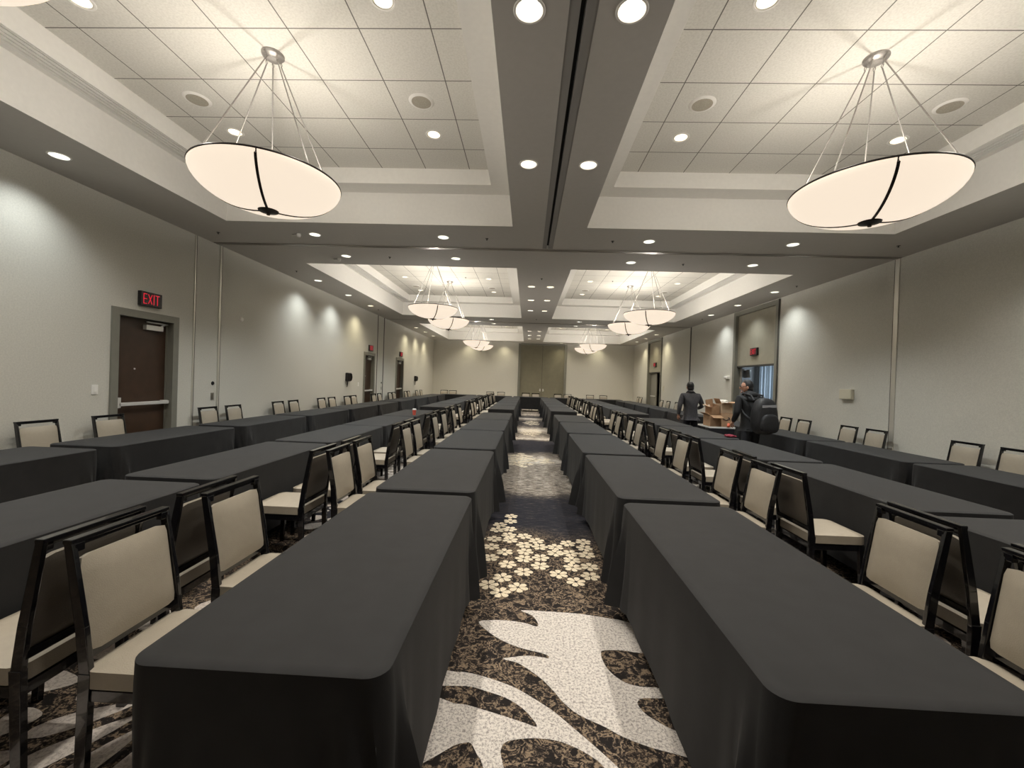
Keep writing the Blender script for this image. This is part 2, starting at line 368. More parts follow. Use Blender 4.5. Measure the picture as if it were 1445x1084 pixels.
# ------------------------------------------------------------------ floor
fl = MB()
fl.add([(XW0 - .2, Y0 - .2, 0), (XW1 + .2, Y0 - .2, 0), (XW1 + .2, Y1 + .2, 0), (XW0 - .2, Y1 + .2, 0)], [(0, 1, 2, 3)])
LEAF = [[(0.008, 2.917), (0.193, 2.92), (0.408, 2.911), (0.615, 2.873), (0.695, 2.853), (0.9, 2.75), (1.0, 2.6), (0.9, 2.53), (0.722, 2.519), (0.624, 2.535), (0.51, 2.525), (0.487, 2.499), (0.485, 2.435), (0.502, 2.357), (0.537, 2.298), (0.586, 2.255), (0.656, 2.237), (0.76, 2.232), (0.78, 2.17), (0.646, 2.157), (0.611, 2.136), (0.602, 2.109), (0.617, 2.065), (0.651, 2.025), (0.74, 1.96), (0.95, 1.86), (0.85, 1.80), (0.695, 1.838), (0.59, 1.865), (0.484, 1.91), (0.409, 1.961), (0.3, 2.021), (0.231, 2.094), (0.189, 2.165), (0.128, 2.251), (0.052, 2.325), (-0.01, 2.372), (-0.092, 2.396), (-0.029, 2.417), (0.052, 2.436), (0.133, 2.429), (0.174, 2.426), (0.17, 2.449), (0.116, 2.473), (0.005, 2.506), (-0.112, 2.572), (-0.207, 2.661), (-0.268, 2.751), (-0.187, 2.777), (-0.073, 2.783), (0.041, 2.763), (0.113, 2.731), (0.119, 2.779), (0.083, 2.86)],
        [(-0.5, 2.28), (-0.335, 2.267), (-0.297, 2.269), (-0.21, 2.253), (-0.089, 2.21), (-0.005, 2.171), (0.091, 2.104), (0.181, 2.031), (0.262, 1.945), (0.348, 1.851), (0.43, 1.754), (0.55, 1.6), (0.48, 1.58), (0.371, 1.75), (0.338, 1.789), (0.264, 1.837), (0.184, 1.867), (0.101, 1.873), (0.031, 1.866), (-0.038, 1.846), (-0.06, 1.812), (-0.057, 1.767), (-0.02, 1.66), (0.08, 1.5), (-0.05, 1.45), (-0.128, 1.713), (-0.16, 1.77), (-0.195, 1.826), (-0.229, 1.823), (-0.267, 1.808), (-0.45, 1.7), (-0.5, 2.08), (-0.309, 2.046), (-0.247, 2.041), (-0.152, 2.014), (-0.052, 1.984), (0.038, 1.954), (0.096, 1.936), (0.074, 1.984), (0.022, 2.047), (-0.058, 2.102), (-0.165, 2.141), (-0.265, 2.166), (-0.5, 2.16)]]
def smooth_loop(p, n=3):
    out = []
    k = len(p)
    for i in range(k):
        a, b, c, d = p[i - 1], p[i], p[(i + 1) % k], p[(i + 2) % k]
        for j in range(n):
            t = j / n
            out.append(tuple(0.5 * ((2 * b[q]) + (-a[q] + c[q]) * t + (2 * a[q] - 5 * b[q] + 4 * c[q] - d[q]) * t * t + (-a[q] + 3 * b[q] - 3 * c[q] + d[q]) * t ** 3) for q in (0, 1)))
    return out
fl.mi = 1
for lp in LEAF:
    vs, fs = holed('leaf', smooth_loop(lp), [], 0.0012, None); fl.add(vs, fs)
# cream rosettes of the woven figure
ROS = [(-0.14, 4.94), (-0.14, 4.76), (-0.25, 4.63), (-0.14, 4.51), (-0.27, 4.47), (-0.14, 4.33), (0.02, 4.32), (-0.28, 4.21), (-0.12, 4.2), (0.14, 4.21), (0.02, 4.09), (-0.29, 4.01), (0.17, 4.06), (0.32, 4.07), (0.45, 4.18), (0.61, 4.24), (0.03, 3.93), (-0.16, 3.9), (0.31, 3.93), (0.45, 3.94), (0.6, 4.08), (0.6, 3.92), (-0.28, 3.76), (0.02, 3.77), (0.17, 3.81), (0.45, 3.79), (0.59, 3.67), (-0.12, 3.64), (0.16, 3.64), (0.02, 3.51), (0.44, 3.64), (0.31, 3.5), (-0.15, 3.39), (0.57, 3.49), (-0.25, 3.26), (-0.02, 3.24), (-0.15, 3.15), (0.44, 3.38), (-0.44, 4.2), (-0.42, 3.9), (-0.44, 3.6)]
fl.mi = 2
def rosette(x, y, r, n=5, rot=0.0):
    for k in range(n):
        a = rot + 2 * pi * k / n
        ux, uy = cos(a), sin(a); px, py = -uy, ux
        pts = []
        for j in range(12):
            t = 2 * pi * j / 12
            l = 0.56 * r + 0.42 * r * cos(t); wd = 0.27 * r * sin(t) * (1.0 + 0.5 * cos(t))
            pts.append((x + ux * l + px * wd, y + uy * l + py * wd, 0.0012))
        o = len(fl.v); fl.v += pts; fl.f.append(tuple(range(o, o + 12))); fl.m.append(fl.mi)
rnd = random.Random(4)
for i, (x, y) in enumerate(ROS): rosette(x, y, 0.082, 6, rnd.uniform(0, 6))
def medallion(cx, cy, rx, ry, n, mi):
    fl.mi = mi
    for j in range(n):
        rr = math.sqrt((j + .6) / n); a = j * 2.39996
        x = cx + rx * rr * cos(a); y = cy + ry * rr * sin(a)
        rosette(x, y, 0.085, 6, a)
medallion(-0.08, 8.55, 0.27, 0.72, 24, 2); medallion(0.35, 8.5, 0.2, 0.3, 6, 2)
medallion(0.16, 13.2, 0.30, 0.9, 26, 2); medallion(0.2, 16.1, 0.3, 0.8, 20, 2)
# dahlia-like fans of long petals between the chair rows
def fan(cx, cy, r0, r1, n, rot, mi=3):
    fl.mi = mi
    for k in range(n):
        a = rot + 2 * pi * k / n; ux, uy = cos(a), sin(a); px, py = -uy, ux
        rr1 = r1 * (0.82 + 0.3 * ((k * 7) % 5) / 5); mid = (r0 + rr1) / 2; hl = (rr1 - r0) / 2; hw = 0.33 * 2 * pi * mid / n
        pts = []
        for j in range(14):
            t = 2 * pi * j / 14; l = mid + hl * cos(t); wd = hw * sin(t) * (1 + 0.45 * cos(t))
            pts.append((cx + ux * l + px * wd, cy + uy * l + py * wd, 0.0012))
        o = len(fl.v); fl.v += pts; fl.f.append(tuple(range(o, o + 14))); fl.m.append(mi)
for cx, cy in [(-1.55, 2.1), (-1.6, 4.9), (-1.75, 7.4), (1.9, 2.9), (2.0, 5.2), (1.9, 7.5), (3.9, 5.0), (-3.6, 3.4), (-1.5, 0.4), (-1.7, 11.2), (2.0, 11.3), (4.0, 11.8), (-3.7, 8.0), (4.0, 14.0)]:
    fan(cx, cy, 0.08, 0.30, 9, 0.3); fan(cx, cy, 0.30, 0.72, 19, 0.1); fan(cx, cy, 0.66, 1.0, 19, 0.1 + pi / 19)
floor = struct(fl.build('floor', [M['carpet'], M['carpet_leaf'], M['carpet_rose'], M['carpet_petal']]))
for p in floor.data.polygons:
    if p.normal.z < 0: p.flip()

# ------------------------------------------------------------------ ceiling
HR = 0.086
cb = MB()
holes = [rect(x0, x1, y0, y1) for x0, x1 in TRX for y0, y1 in TRY]
holes += [circ(x, y, HR) for x, y, *_ in low_lights]
holes.append(rect(0.18, 0.36, Y0 + .05, 7.44))
cb.mi = 0
vs, fs = holed('low', rect(XW0, XW1, Y0, Y1), holes, ZL, None); cb.add(vs, fs)
def ringwall(x0, x1, y0, y1, za, zb):
    cb.add([(x0, y0, za), (x1, y0, za), (x1, y1, za), (x0, y1, za), (x0, y0, zb), (x1, y0, zb), (x1, y1, zb), (x0, y1, zb)],
           [(0, 1, 5, 4), (1, 2, 6, 5), (2, 3, 7, 6), (3, 0, 4, 7)])
for ix, (x0, x1) in enumerate(TRX):
    for y0, y1 in TRY:
        g = LEDGE
        cb.mi = 1
        ringwall(x0, x1, y0, y1, ZL, ZE)
        # the ledge; a slot is left open on the wall side for the air diffuser
        sx = (x0 + 0.07, x0 + 0.30) if ix == 0 else (x1 - 0.30, x1 - 0.07)
        vs, fs = holed('ledge', rect(x0, x1, y0, y1), [rect(x0 + g, x1 - g, y0 + g, y1 - g), rect(sx[0], sx[1], y0 + .4, y1 - .12)], ZE, None); cb.add(vs, fs)
        ringwall(x0 + g, x1 - g, y0 + g, y1 - g, ZE, ZT)
        cb.mi = 2 + ix
        hs = [circ(x, y, 0.075) for x, y, *_ in tile_lights if x0 < x < x1 and y0 < y < y1]
        vs, fs = holed('tiles', rect(x0 + g, x1 - g, y0 + g, y1 - g), hs, ZT, None); cb.add(vs, fs)
ceiling = struct(cb.build('ceiling', [M['ceil'], M['tray'], M['tileL'], M['tileR']]))
# structural deck above everything so nothing leaks in
dk = MB(); dk.box(XW0 - .2, XW1 + .2, Y0 - .2, Y1 + .2, 4.95, 5.05); struct(dk.build('ceiling_deck', M['ceil']))

# slot diffusers
n = 0
for ix, (x0, x1) in enumerate(TRX):
    for k, (y0, y1) in enumerate(TRY):
        a, b = (x0 + 0.07, x0 + 0.30) if ix == 0 else (x1 - 0.30, x1 - 0.07)
        e = empty('slot_diffuser', ((a + b) / 2, (y0 + .4 + y1 - .12) / 2, ZE))
        L2 = (y1 - .12 - y0 - .4) / 2
        bk = MB(); bk.box(-.115, .115, -L2, L2, 0.05, 0.06); bk.build('backing', M['black'], e)
        fr = MB()
        for q in range(5): fr.box(-.115 + q * .0525, -.115 + q * .0525 + .014, -L2, L2, -0.003, 0.02)
        fr.build('louvre', M['tray'], e)
        tag(e, '%s air slot grille along the wall side of the %s %s ceiling coffer' % ('long grey', ORD[k], 'left' if ix == 0 else 'right'), 'air vent', 'slot diffusers in the coffers')

# folding partition tracks in the ceiling
t = MB(); t.mi = 0; t.box(0.18, 0.25, Y0 + .05, 7.44, ZL + .003, ZL + .05); t.box(0.285, 0.36, Y0 + .05, 7.44, ZL + .003, ZL + .05)
t.mi = 1; t.box(0.25, 0.285, Y0 + .05, 7.44, ZL + .06, ZL + .07)
struct(t.build('trim_1', [M['groove'], M['black']]))
for i, y in enumerate((7.52, 16.92)):
    t = MB(); t.mi = 0
    t.box(XW0 + .02, XW1 - .02, y - .045, y - .012, ZL - .012, ZL - .001); t.box(XW0 + .02, XW1 - .02, y + .012, y + .045, ZL - .012, ZL - .001)
    t.mi = 1; t.box(XW0 + .02, XW1 - .02, y - .012, y + .012, ZL - .004, ZL - .001)
    struct(t.build('trim_%d' % (i + 2), [M['track'], M['black']]))

# ------------------------------------------------------------------ walls
def wall_x(name, X, side, openings, m):
    """wall plane across X built as blocks round rectangular openings (y0,y1,z0,z1)"""
    b = MB(); th = 0.16
    xa, xb = (X - th, X) if side < 0 else (X, X + th)
    ys = sorted({Y0, Y1, *[o[0] for o in openings], *[o[1] for o in openings]})
    for a, c in zip(ys[:-1], ys[1:]):
        z = 0.0
        for o in openings:
            if o[0] <= a + 1e-6 and o[1] >= c - 1e-6:
                if o[2] > 0: b.box(xa, xb, a, c, 0, o[2])
                z = o[3]
        if z < ZL: b.box(xa, xb, a, c, z, ZL + .03)
    return struct(b.build(name, m))
DL = [(5.745, 6.665), (14.78, 15.66), (18.40, 19.36)]       # left wall door openings
wall_x('wall_left', XW0, -1, [(a, b, 0, 2.345) for a, b in DL], M['wall'])
RR = [(11.02, 13.24), (20.35, 22.58)]                        # right wall recesses
wall_x('wall_right', XW1, 1, [(a, b, 0, 3.83) for a, b in RR], M['wall'])
BP = (-0.56, 2.27)                                           # recess with the folding doors
b = MB(); b.box(XW0 - .16, BP[0], Y1, Y1 + .16, 0, ZL + .03); b.box(BP[1], XW1 + .16, Y1, Y1 + .16, 0, ZL + .03); b.box(BP[0], BP[1], Y1, Y1 + .16, 3.86, ZL + .03)
struct(b.build('wall_back', M['wall']))
b = MB(); b.box(XW0 - .16, XW1 + .16, Y0 - .16, Y0, 0, ZL + .03); struct(b.build('wall_front', M['wall']))
for nm, x0, x1 in (('baseboard_left', XW0, XW0 + .012), ('baseboard_right', XW1 - .012, XW1)):
    b = MB(); ops = DL if 'left' in nm else RR
    ys = [Y0] + [q for o in ops for q in (o[0] - .11, o[1] + .11)] + [Y1]
    for i in range(0, len(ys), 2): b.box(x0, x1, ys[i], ys[i + 1], 0, 0.10)
    struct(b.build(nm, M['wall_trim']))
b = MB(); b.box(XW0 + .012, BP[0] - .1, Y1 - .012, Y1, 0, .1); b.box(BP[1] + .1, XW1 - .012, Y1 - .012, Y1, 0, .1); struct(b.build('baseboard_back', M['wall_trim']))

# pale wall seams and partition pockets
def seam(name, X, y, w_, side, dark=False, z1=ZL):
    b = MB(); s = 1 if side < 0 else -1
    def bx(ya, yb, d): b.box(min(X, X + s * d), max(X, X + s * d), ya, yb, 0.0, z1 - .002)
    b.mi = 0; bx(y - w_ / 2, y + w_ / 2, 0.012)
    b.mi = 1; bx(y + w_ / 2, y + w_ / 2 + .022, 0.004)
    struct(b.build(name, [M['seam'] if dark else M['seam_light'], M['seam']]))
seam('trim_4', XW0, 7.09, 0.03, -1); seam('trim_5', XW0, 7.69, 0.05, -1)
seam('trim_6', XW0, 15.98, 0.04, -1, True); seam('trim_7', XW0, 16.68, 0.05, -1, True)
seam('trim_8', XW1, 7.56, 0.09, 1); seam('trim_9', XW1, 16.80, 0.09, 1, True)

# ---------------- left wall doors
def exit_sign(loc, facing, label, w_=0.36, h=0.215, group='exit signs over the doors'):
    """facing +1: faces +X, -1: faces -X"""
    e = empty('exit_sign', loc, 0 if facing > 0 else pi)
    b = MB(); b.box(0, .055, -w_ / 2, w_ / 2, -h / 2, h / 2); b.build('housing', M['sign_black'], e, bevel=.006)
    # letters E X I T, read from the room (local +Y is the reader's right when facing +X? mirrored below)
    l = MB(); x0, x1 = 0.055, 0.058; lh = h * .33; lw = w_ * .085; sw = w_ * .030
    def bar2(ya, za, yb, zb):
        a = Vector((0.0565, ya, za)); c = Vector((0.0565, yb, zb)); d = (c - a).normalized(); q = Vector((0, -d.z, d.y)) * sw * .5
        l.add([a + q, a - q, c - q, c + q, a + q + Vector((.003, 0, 0)), a - q + Vector((.003, 0, 0)), c - q + Vector((.003, 0, 0)), c + q + Vector((.003, 0, 0))],
              [(0, 1, 2, 3), (4, 7, 6, 5), (0, 4, 5, 1), (1, 5, 6, 2), (2, 6, 7, 3), (3, 7, 4, 0)])
    cs = [-.30 * w_, -.085 * w_, .09 * w_, .26 * w_]
    yc = cs[0]; bar2(yc - lw, -lh, yc - lw, lh)
    for z in (-lh, 0, lh): bar2(yc - lw - sw * .5, z, yc + lw * .8, z)
    yc = cs[1]; bar2(yc - lw, -lh, yc + lw, lh); bar2(yc - lw, lh, yc + lw, -lh)
    yc = cs[2]; bar2(yc, -lh - sw * .5, yc, lh + sw * .5)
    yc = cs[3]; bar2(yc, -lh - sw * .5, yc, lh); bar2(yc - lw * 1.2, lh, yc + lw * 1.2, lh)
    l.build('letters', M['sign_red'], e)
    tag(e, label, 'exit sign', group)
    return e

def wall_door(i, y0, y1, wname):
    zt = 2.345; X = XW0
    e = empty('door_%d' % i, (X, (y0 + y1) / 2, 0)); struct(e)
    w2 = (y1 - y0) / 2
    f = MB(); fw = .10
    f.box(-.15, .025, -w2 - fw, -w2 + .006, 0, zt + fw); f.box(-.15, .025, w2 - .006, w2 + fw, 0, zt + fw); f.box(-.15, .025, -w2 + .006, w2 - .006, zt - .006, zt + fw)
    f.box(-.10, -.075, -w2, -w2 + .018, 0, zt); f.box(-.10, -.075, w2 - .018, w2, 0, zt)
    f.build('door_frame', M['door_frame'], e)
    l = MB(); l.box(-.155, -.105, -w2 + .008, w2 - .008, .01, zt - .008); leaf = l.build('door_leaf', M['door'], e)
    b = MB(); b.box(-.045, -.01, -w2 + .06, w2 - .02, 1.035, 1.085); b.box(-.105, -.01, -w2 + .02, -w2 + .09, 1.01, 1.16); b.box(-.105, -.02, w2 - .09, w2 - .03, 1.03, 1.09)
    b.build('push_bar', M['bar_metal'], e, bevel=.006)
    c = MB(); c.box(-.105, -.045, w2 - .42, w2 - .12, zt - .16, zt - .085); c.box(-.075, -.055, w2 - .40, w2 - .02, zt - .05, zt - .03); c.bar((-.06, w2 - .15, zt - .08), (-.06, w2 - .05, zt - .04), .02, .02)
    c.build('door_closer', M['bar_metal'], e, bevel=.004)
    v = MB(); v.lathe([(0, -.096), (.012, -.098), (.014, -.106)], 12, 0, 0, Matrix.Translation((0, -.08, 1.58)) @ Matrix.Rotation(R(90), 4, 'Y') )
    v.build('peephole', M['bar_metal'], e)
    return e
for i, (a, c) in enumerate(DL): wall_door(i + 1, a, c, 'left')
exit_sign((XW0, 6.215, 2.635), 1, 'red EXIT sign on the left wall over the nearest brown door')
exit_sign((XW0, 15.26, 2.61), 1, 'red exit sign on the left wall over the middle door')
exit_sign((XW0, 18.95, 2.62), 1, 'red exit sign on the left wall over the farthest door')
def plate(name, loc, w_, h, d, facing, m, label, cat, group=None, toggle=True):
    e = empty(name, loc, 0 if facing > 0 else pi)
    b = MB(); b.box(0, d, -w_ / 2, w_ / 2, -h / 2, h / 2); b.build('cover_plate', m, e, bevel=.002)
    if toggle: c = MB(); c.box(d, d + .006, -w_ * .22, w_ * .22, -h * .28, h * .28); c.build('rocker', m, e)
    return tag(e, label, cat, group)
plate('light_switch', (XW0, 5.445, 1.285), .085, .13, .01, 1, M['white_plastic'], 'white light switch on the left wall before the nearest door', 'light switch', 'wall switches')
plate('light_switch', (XW0, 14.25, 1.295), .085, .13, .01, 1, M['white_plastic'], 'white light switch beside the middle door of the left wall', 'light switch', 'wall switches')
plate('light_switch', (XW1, 19.92, 1.47), .10, .24, .012, -1, M['beige_plastic'], 'beige switch plate by the far doorway in the right wall', 'light switch', 'wall switches')
def lock_disc(y, z, label):
    e = MB(); e.lathe([(0, .012), (.03, .012), (.036, .002), (.036, 0)], 20, 0, 0, Matrix.Translation((XW0, y, z)) @ Matrix.Rotation(R(90), 4, 'Y'))
    o = e.build('lock_cylinder', M['black'], smooth=True); return tag(o, label, 'lock')
lock_disc(7.57, 1.36, 'round black lock in the pale partition panel by the nearest door')
lock_disc(16.54, 1.34, 'small black lock in the partition panel after the middle door')
plate('key_switch', (XW0, 7.565, 1.12), .075, .13, .008, 1, M['track'], 'small grey key switch plate under the black lock', 'switch')
plate('key_switch', (XW0, 16.54, 1.12), .07, .12, .008, 1, M['track'], 'tiny grey key switch plate on the far partition pocket', 'switch')
e = MB(); e.lathe([(0, .03), (.035, .03), (.05, .012), (.052, 0)], 24, 0, 0, Matrix.Translation((XW0, 8.29, 2.64)) @ Matrix.Rotation(R(90), 4, 'Y'))
tag(e.build('wall_sensor', M['white_plastic'], smooth=True), 'small round white sensor high on the left wall', 'sensor')
def handset(y, z, label):
    e = empty('wall_phone', (XW0, y, z))
    b = MB(); b.box(0, .10, -.13, .13, -.13, .14); b.build('body', M['sign_black'], e, bevel=.02)
    c = MB(); c.tube([(.06, -.06, -.12), (.05, -.07, -.22), (.04, -.06, -.32)], .012); c.build('cord', M['sign_black'], e)
    h = MB(); h.tube([(.12, .05, -.10), (.135, .06, 0), (.12, .05, .11)], .022); h.build('handset', M['sign_black'], e, smooth=True)
    tag(e, label, 'wall phone', 'black wall handsets')
handset(13.35, 1.53, 'black wall handset left of the middle door in the left wall')
handset(21.5, 1.53, 'black wall handset beyond the farthest door of the left wall')

# ---------------- right wall door recesses
def recess(i, y0, y1):
    e = empty('door_%d' % (i + 3), (XW1, (y0 + y1) / 2, 0)); struct(e)
    w2 = (y1 - y0) / 2; zt = 2.27
    f = MB()
    f.box(-.035, .17, -w2 - .06, -w2 + .07, 0, 3.90); f.box(-.035, .17, w2 - .07, w2 + .06, 0, 3.90); f.box(-.03, .17, -w2 + .07, w2 - .07, 3.78, 3.90)
    f.build('door_frame', M['door_frame'], e)
    s = MB(); s.box(-.040, -.030, -w2 - .075, -w2 - .045, 0, 3.90); s.build('gasket', M['seam'], e)
    p = MB(); p.box(.05, .16, -w2 + .07, w2 - .07, zt, 3.78); p.build('transom_panel', M['recess_panel'], e)
    q = MB(); q.box(.045, .165, -w2 + .07, w2 - .07, zt - .045, zt); q.build('header', M['seam'], e)
    return e
d4 = recess(1, *RR[0]); d5 = recess(2, *RR[1])
exit_sign((XW1 + .05, 12.17, 2.64), -1, 'red exit sign over the open doorway in the right wall')
exit_sign((XW1 + .05, 21.45, 2.63), -1, 'red exit sign over the far dark doorway of the right wall')
# open leaf and closer of the near doorway
l = MB(); l.bar((.16, 1.0, 1.12), (.78, 1.62, 1.12), .05, 2.22); l.build('door_leaf', M['corr_door'], d4)
l = MB(); l.box(.40, .46, 1.08, 1.20, 1.93, 2.17); l.bar((.25, 1.02, 2.16), (.62, 1.36, 2.16), .03, .03); l.build('door_closer', M['bar_metal'], d4)
# far doorway: closed grey leaf and a darker open gap
l = MB(); l.box(.14, .18, .0, 1.04, .01, 2.22); l.build('door_leaf', M['door_frame'], d5)
l = MB(); l.bar((.18, -.98, 1.12), (.62, -.15, 1.12), .05, 2.2); l.build('door_leaf', M['door'], d5)
l = MB(); l.box(.10, .13, .12, .92, 1.02, 1.07); l.build('push_bar', M['bar_metal'], d5)
# corridor outside
c = MB(); X = XW1 + .16
c.add([(X, 9.6, 0), (9.4, 9.6, 0), (9.4, 24.4, 0), (X, 24.4, 0)], [(0, 1, 2, 3)]); struct(c.build('floor_corridor', M['carpet']))
c = MB(); c.box(9.4, 9.5, 9.5, 24.5, 0, 3.0); struct(c.build('wall_corridor_far', M['corr_wall']))
c = MB(); c.box(X, 9.4, 9.5, 9.6, 0, 3.0); c.box(X, 9.4, 24.4, 24.5, 0, 3.0); c.box(X, 9.4, 17.6, 17.7, 0, 3.0); struct(c.build('wall_corridor_end', M['corr_wall']))
c = MB(); c.box(X, 9.5, 9.5, 24.5, 3.0, 3.1); struct(c.build('ceiling_corridor', M['corr_wall']))
cu = MB(); n = 160; vs = []; fs = []
for i in range(n + 1):
    y = 14.6 + 2.35 * i / n; x = 9.16 + .07 * sin(i * .8) + .03 * sin(i * 1.9)
    vs += [(x, y, .05), (x, y, 2.85)]
for i in range(n): fs.append((2 * i, 2 * i + 2, 2 * i + 3, 2 * i + 1))
cu.add(vs, fs)
o = cu.build('sheer_curtain', M['curtain'], smooth=True); sm = o.modifiers.new('s', 'SOLIDIFY'); sm.thickness = .004
tag(o, 'pale blue-white sheer curtain seen through the open doorway', 'curtain')
r_ = MB(); r_.tube([(9.2, 14.5, 2.88), (9.2, 17.05, 2.88)], .015); ro = r_.build('curtain_rail', M['nickel'], o)
LIGHT_JOBS.append(('area', (8.75, 13.6, 1.9), CORRIDOR_W, (0.74, 0.87, 1.0), (R(90), 0, R(-6)), 1.0))  # unseen area light added beside the curtain so its folds show

# devices on the right wall
e = empty('thermostat_box', (XW1, 8.58, 1.545), pi)
b = MB(); b.box(0, .07, -.155, .155, -.10, .10); b.build('housing', M['beige_plastic'], e, bevel=.012)
b = MB(); b.box(.07, .074, .02, .13, -.07, .07); b.build('lid', M['beige_plastic'], e)
tag(e, 'beige wall box on the right wall above the table row', 'wall box')
e = empty('door_holder', (XW1, 13.63, 1.92), pi); b = MB(); b.box(0, .08, -.13, .13, -.045, .045); b.build('housing', M['white_plastic'], e, bevel=.015)
b = MB(); b.box(.08, .09, -.06, .06, -.02, .02); b.build('lens', M['white_plastic'], e)
tag(e, 'small white wall device left of the open doorway', 'wall device')

# ---------------- folding doors in the back wall
e = empty('door_6', ((BP[0] + BP[1]) / 2, Y1, 0)); struct(e); w2 = (BP[1] - BP[0]) / 2
f = MB(); f.box(-w2 - .05, -w2 + .09, -.03, .16, 0, 3.88); f.box(w2 - .09, w2 + .05, -.03, .16, 0, 3.88); f.box(-w2 + .09, w2 - .09, -.02, .16, 3.80, 3.90); f.build('door_frame', M['door_frame'], e)
for s in (-1, 1):
    l = MB(); a, b_ = (-w2 + .09, -.008) if s < 0 else (.008, w2 - .09); l.box(a, b_, .06, .12, .01, 3.80); leaf = l.build('door_leaf', M['back_panel'], e)
    h = MB(); h.box(s * .09 - .035, s * .09 + .035, .045, .06, 1.0, 1.16); h.bar((s * .09, .03, 1.06), (s * .16, .03, 1.06), .02, .02); h.build('door_handle', M['bar_metal'], leaf)
s_ = MB(); s_.box(-.008, .008, .08, .12, .01, 3.8); s_.build('gasket', M['seam'], e)

# ------------------------------------------------------------------ downlights
def make_downlight(name, r, depth, bulb):
    e = empty(name)
    t = MB(); t.lathe([(r * .98, .002), (r * 1.0, -.004), (r * 1.16, -.004), (r * 1.2, 0.0)], 28); t.build('trim_ring', M['tray'], e, smooth=True)
    c = MB(); c.lathe([(r * .99, 0), (r * .93, depth * .5), (r * .66, depth)], 28); c.build('reflector', M['reflector'], e, smooth=True)
    b = MB(); b.lathe([(0.0001, depth * .90), (r * .64, depth * .95)], 24); b.build('lamp_lens', bulb, e)
    return e
protos = {}
def light_label(kind, x, y, k):
    side = 'left' if x < 0.25 else 'right'
    if kind == 'wall': return 'recessed round downlight in the low ceiling by the %s wall, %s along it' % (side, ORD[k])
    if kind == 'aisle': return 'recessed round downlight over the %s edge of the centre aisle, %s from camera' % (side, ORD[k])
    if kind == 'coffer': return 'round downlight in the tiled coffer, %s from the camera in its line' % ORD[k]
    if kind == 'cross': return 'recessed downlight in the cross beam, %s beam line, %s in that line' % (ORD[k], 'x')
    return 'recessed downlight'
def add_lights(lst, z, r, depth, W, nm):
    for (x, y, kind, tint) in lst:
        key = (nm, tint)
        if key not in protos:
            p = make_downlight(nm, r, depth, M['bulb'] if tint == 'warm' else M['bulb_cool']); protos[key] = tree_of(p); o = p
        else: o = copy_tree(protos[key])
        o.location = (x, y, z)
        tag(o, None, 'downlight')
        side = 'left' if x < 0.25 else 'right'
        ys = sorted({round(q[1], 2) for q in lst if q[2] == kind}); k = ys.index(round(y, 2))
        xs = sorted({round(q[0], 2) for q in lst if q[2] == kind and abs(q[1] - y) < .3}); kx = xs.index(round(x, 2))
        c4 = ['leftmost', 'second from left', 'second from right', 'rightmost']
        if kind == 'wall': lab = 'round downlight in the low ceiling along the %s wall, %s from camera' % (side, ORD[k]); grp = 'downlights along the walls'
        elif kind == 'aisle': lab = 'round downlight above the aisle, %s line, %s from camera' % (side, ORD[k]); grp = 'downlights over the centre aisle'
        elif kind == 'cross': lab = 'round downlight in a cross beam, %s row from camera, %s' % (ORD[k], c4[kx]); grp = 'downlights in the cross beams'
        elif kind == 'back': lab = 'round downlight close to the back wall, %s of four' % c4[kx]; grp = 'downlights at the back wall'
        else: lab = 'round downlight in the ceiling tiles, %s row from camera, %s' % (ORD[k], c4[kx]); grp = 'downlights in the tiled coffers'
        o['label'] = lab; o['group'] = grp
        col = (1.0, .94, .84) if kind in ('aisle', 'coffer') else (1.0, .90, .62) if tint == 'warm' else (0.93, 0.98, 0.97)
        if y > -1: LIGHT_JOBS.append(('spot', (x, y, z + .005), W * {'aisle': .42, 'wall': .95, 'back': .45, 'cross': 1.7, 'coffer': 6.0}[kind], col, o, kind))
add_lights(low_lights, ZL, HR, .085, SPOT_W, 'recessed_downlight')
add_lights(tile_lights, ZT, .075, .06, TILE_SPOT_W, 'recessed_downlight')

# speakers in the tiles
def make_speaker():
    e = empty('ceiling_speaker')
    t = MB(); t.lathe([(.105, -.012), (.125, -.010), (.138, 0)], 36); t.build('trim_ring', M['tray'], e, smooth=True)
    g = MB(); g.lathe([(.0001, -.013), (.106, -.011)], 36); g.build('grille', M['speaker'], e, smooth=True)
    return e
sp = None; cn = 0
for k, by in enumerate((0.0, 9.27, 18.56)):
    for x, side in ((-3.80, 'outer left'), (-1.268, 'inner left'), (1.767, 'inner right'), (4.325, 'outer right')):
        if sp is None: o = make_speaker(); sp = tree_of(o)
        else: o = copy_tree(sp)
        o.location = (x, 4.61 + by, ZT)
        tag(o, 'round ceiling speaker in the %s coffer tiles, %s position' % (ORD[k], side), 'speaker', 'round speakers in the ceiling tiles')
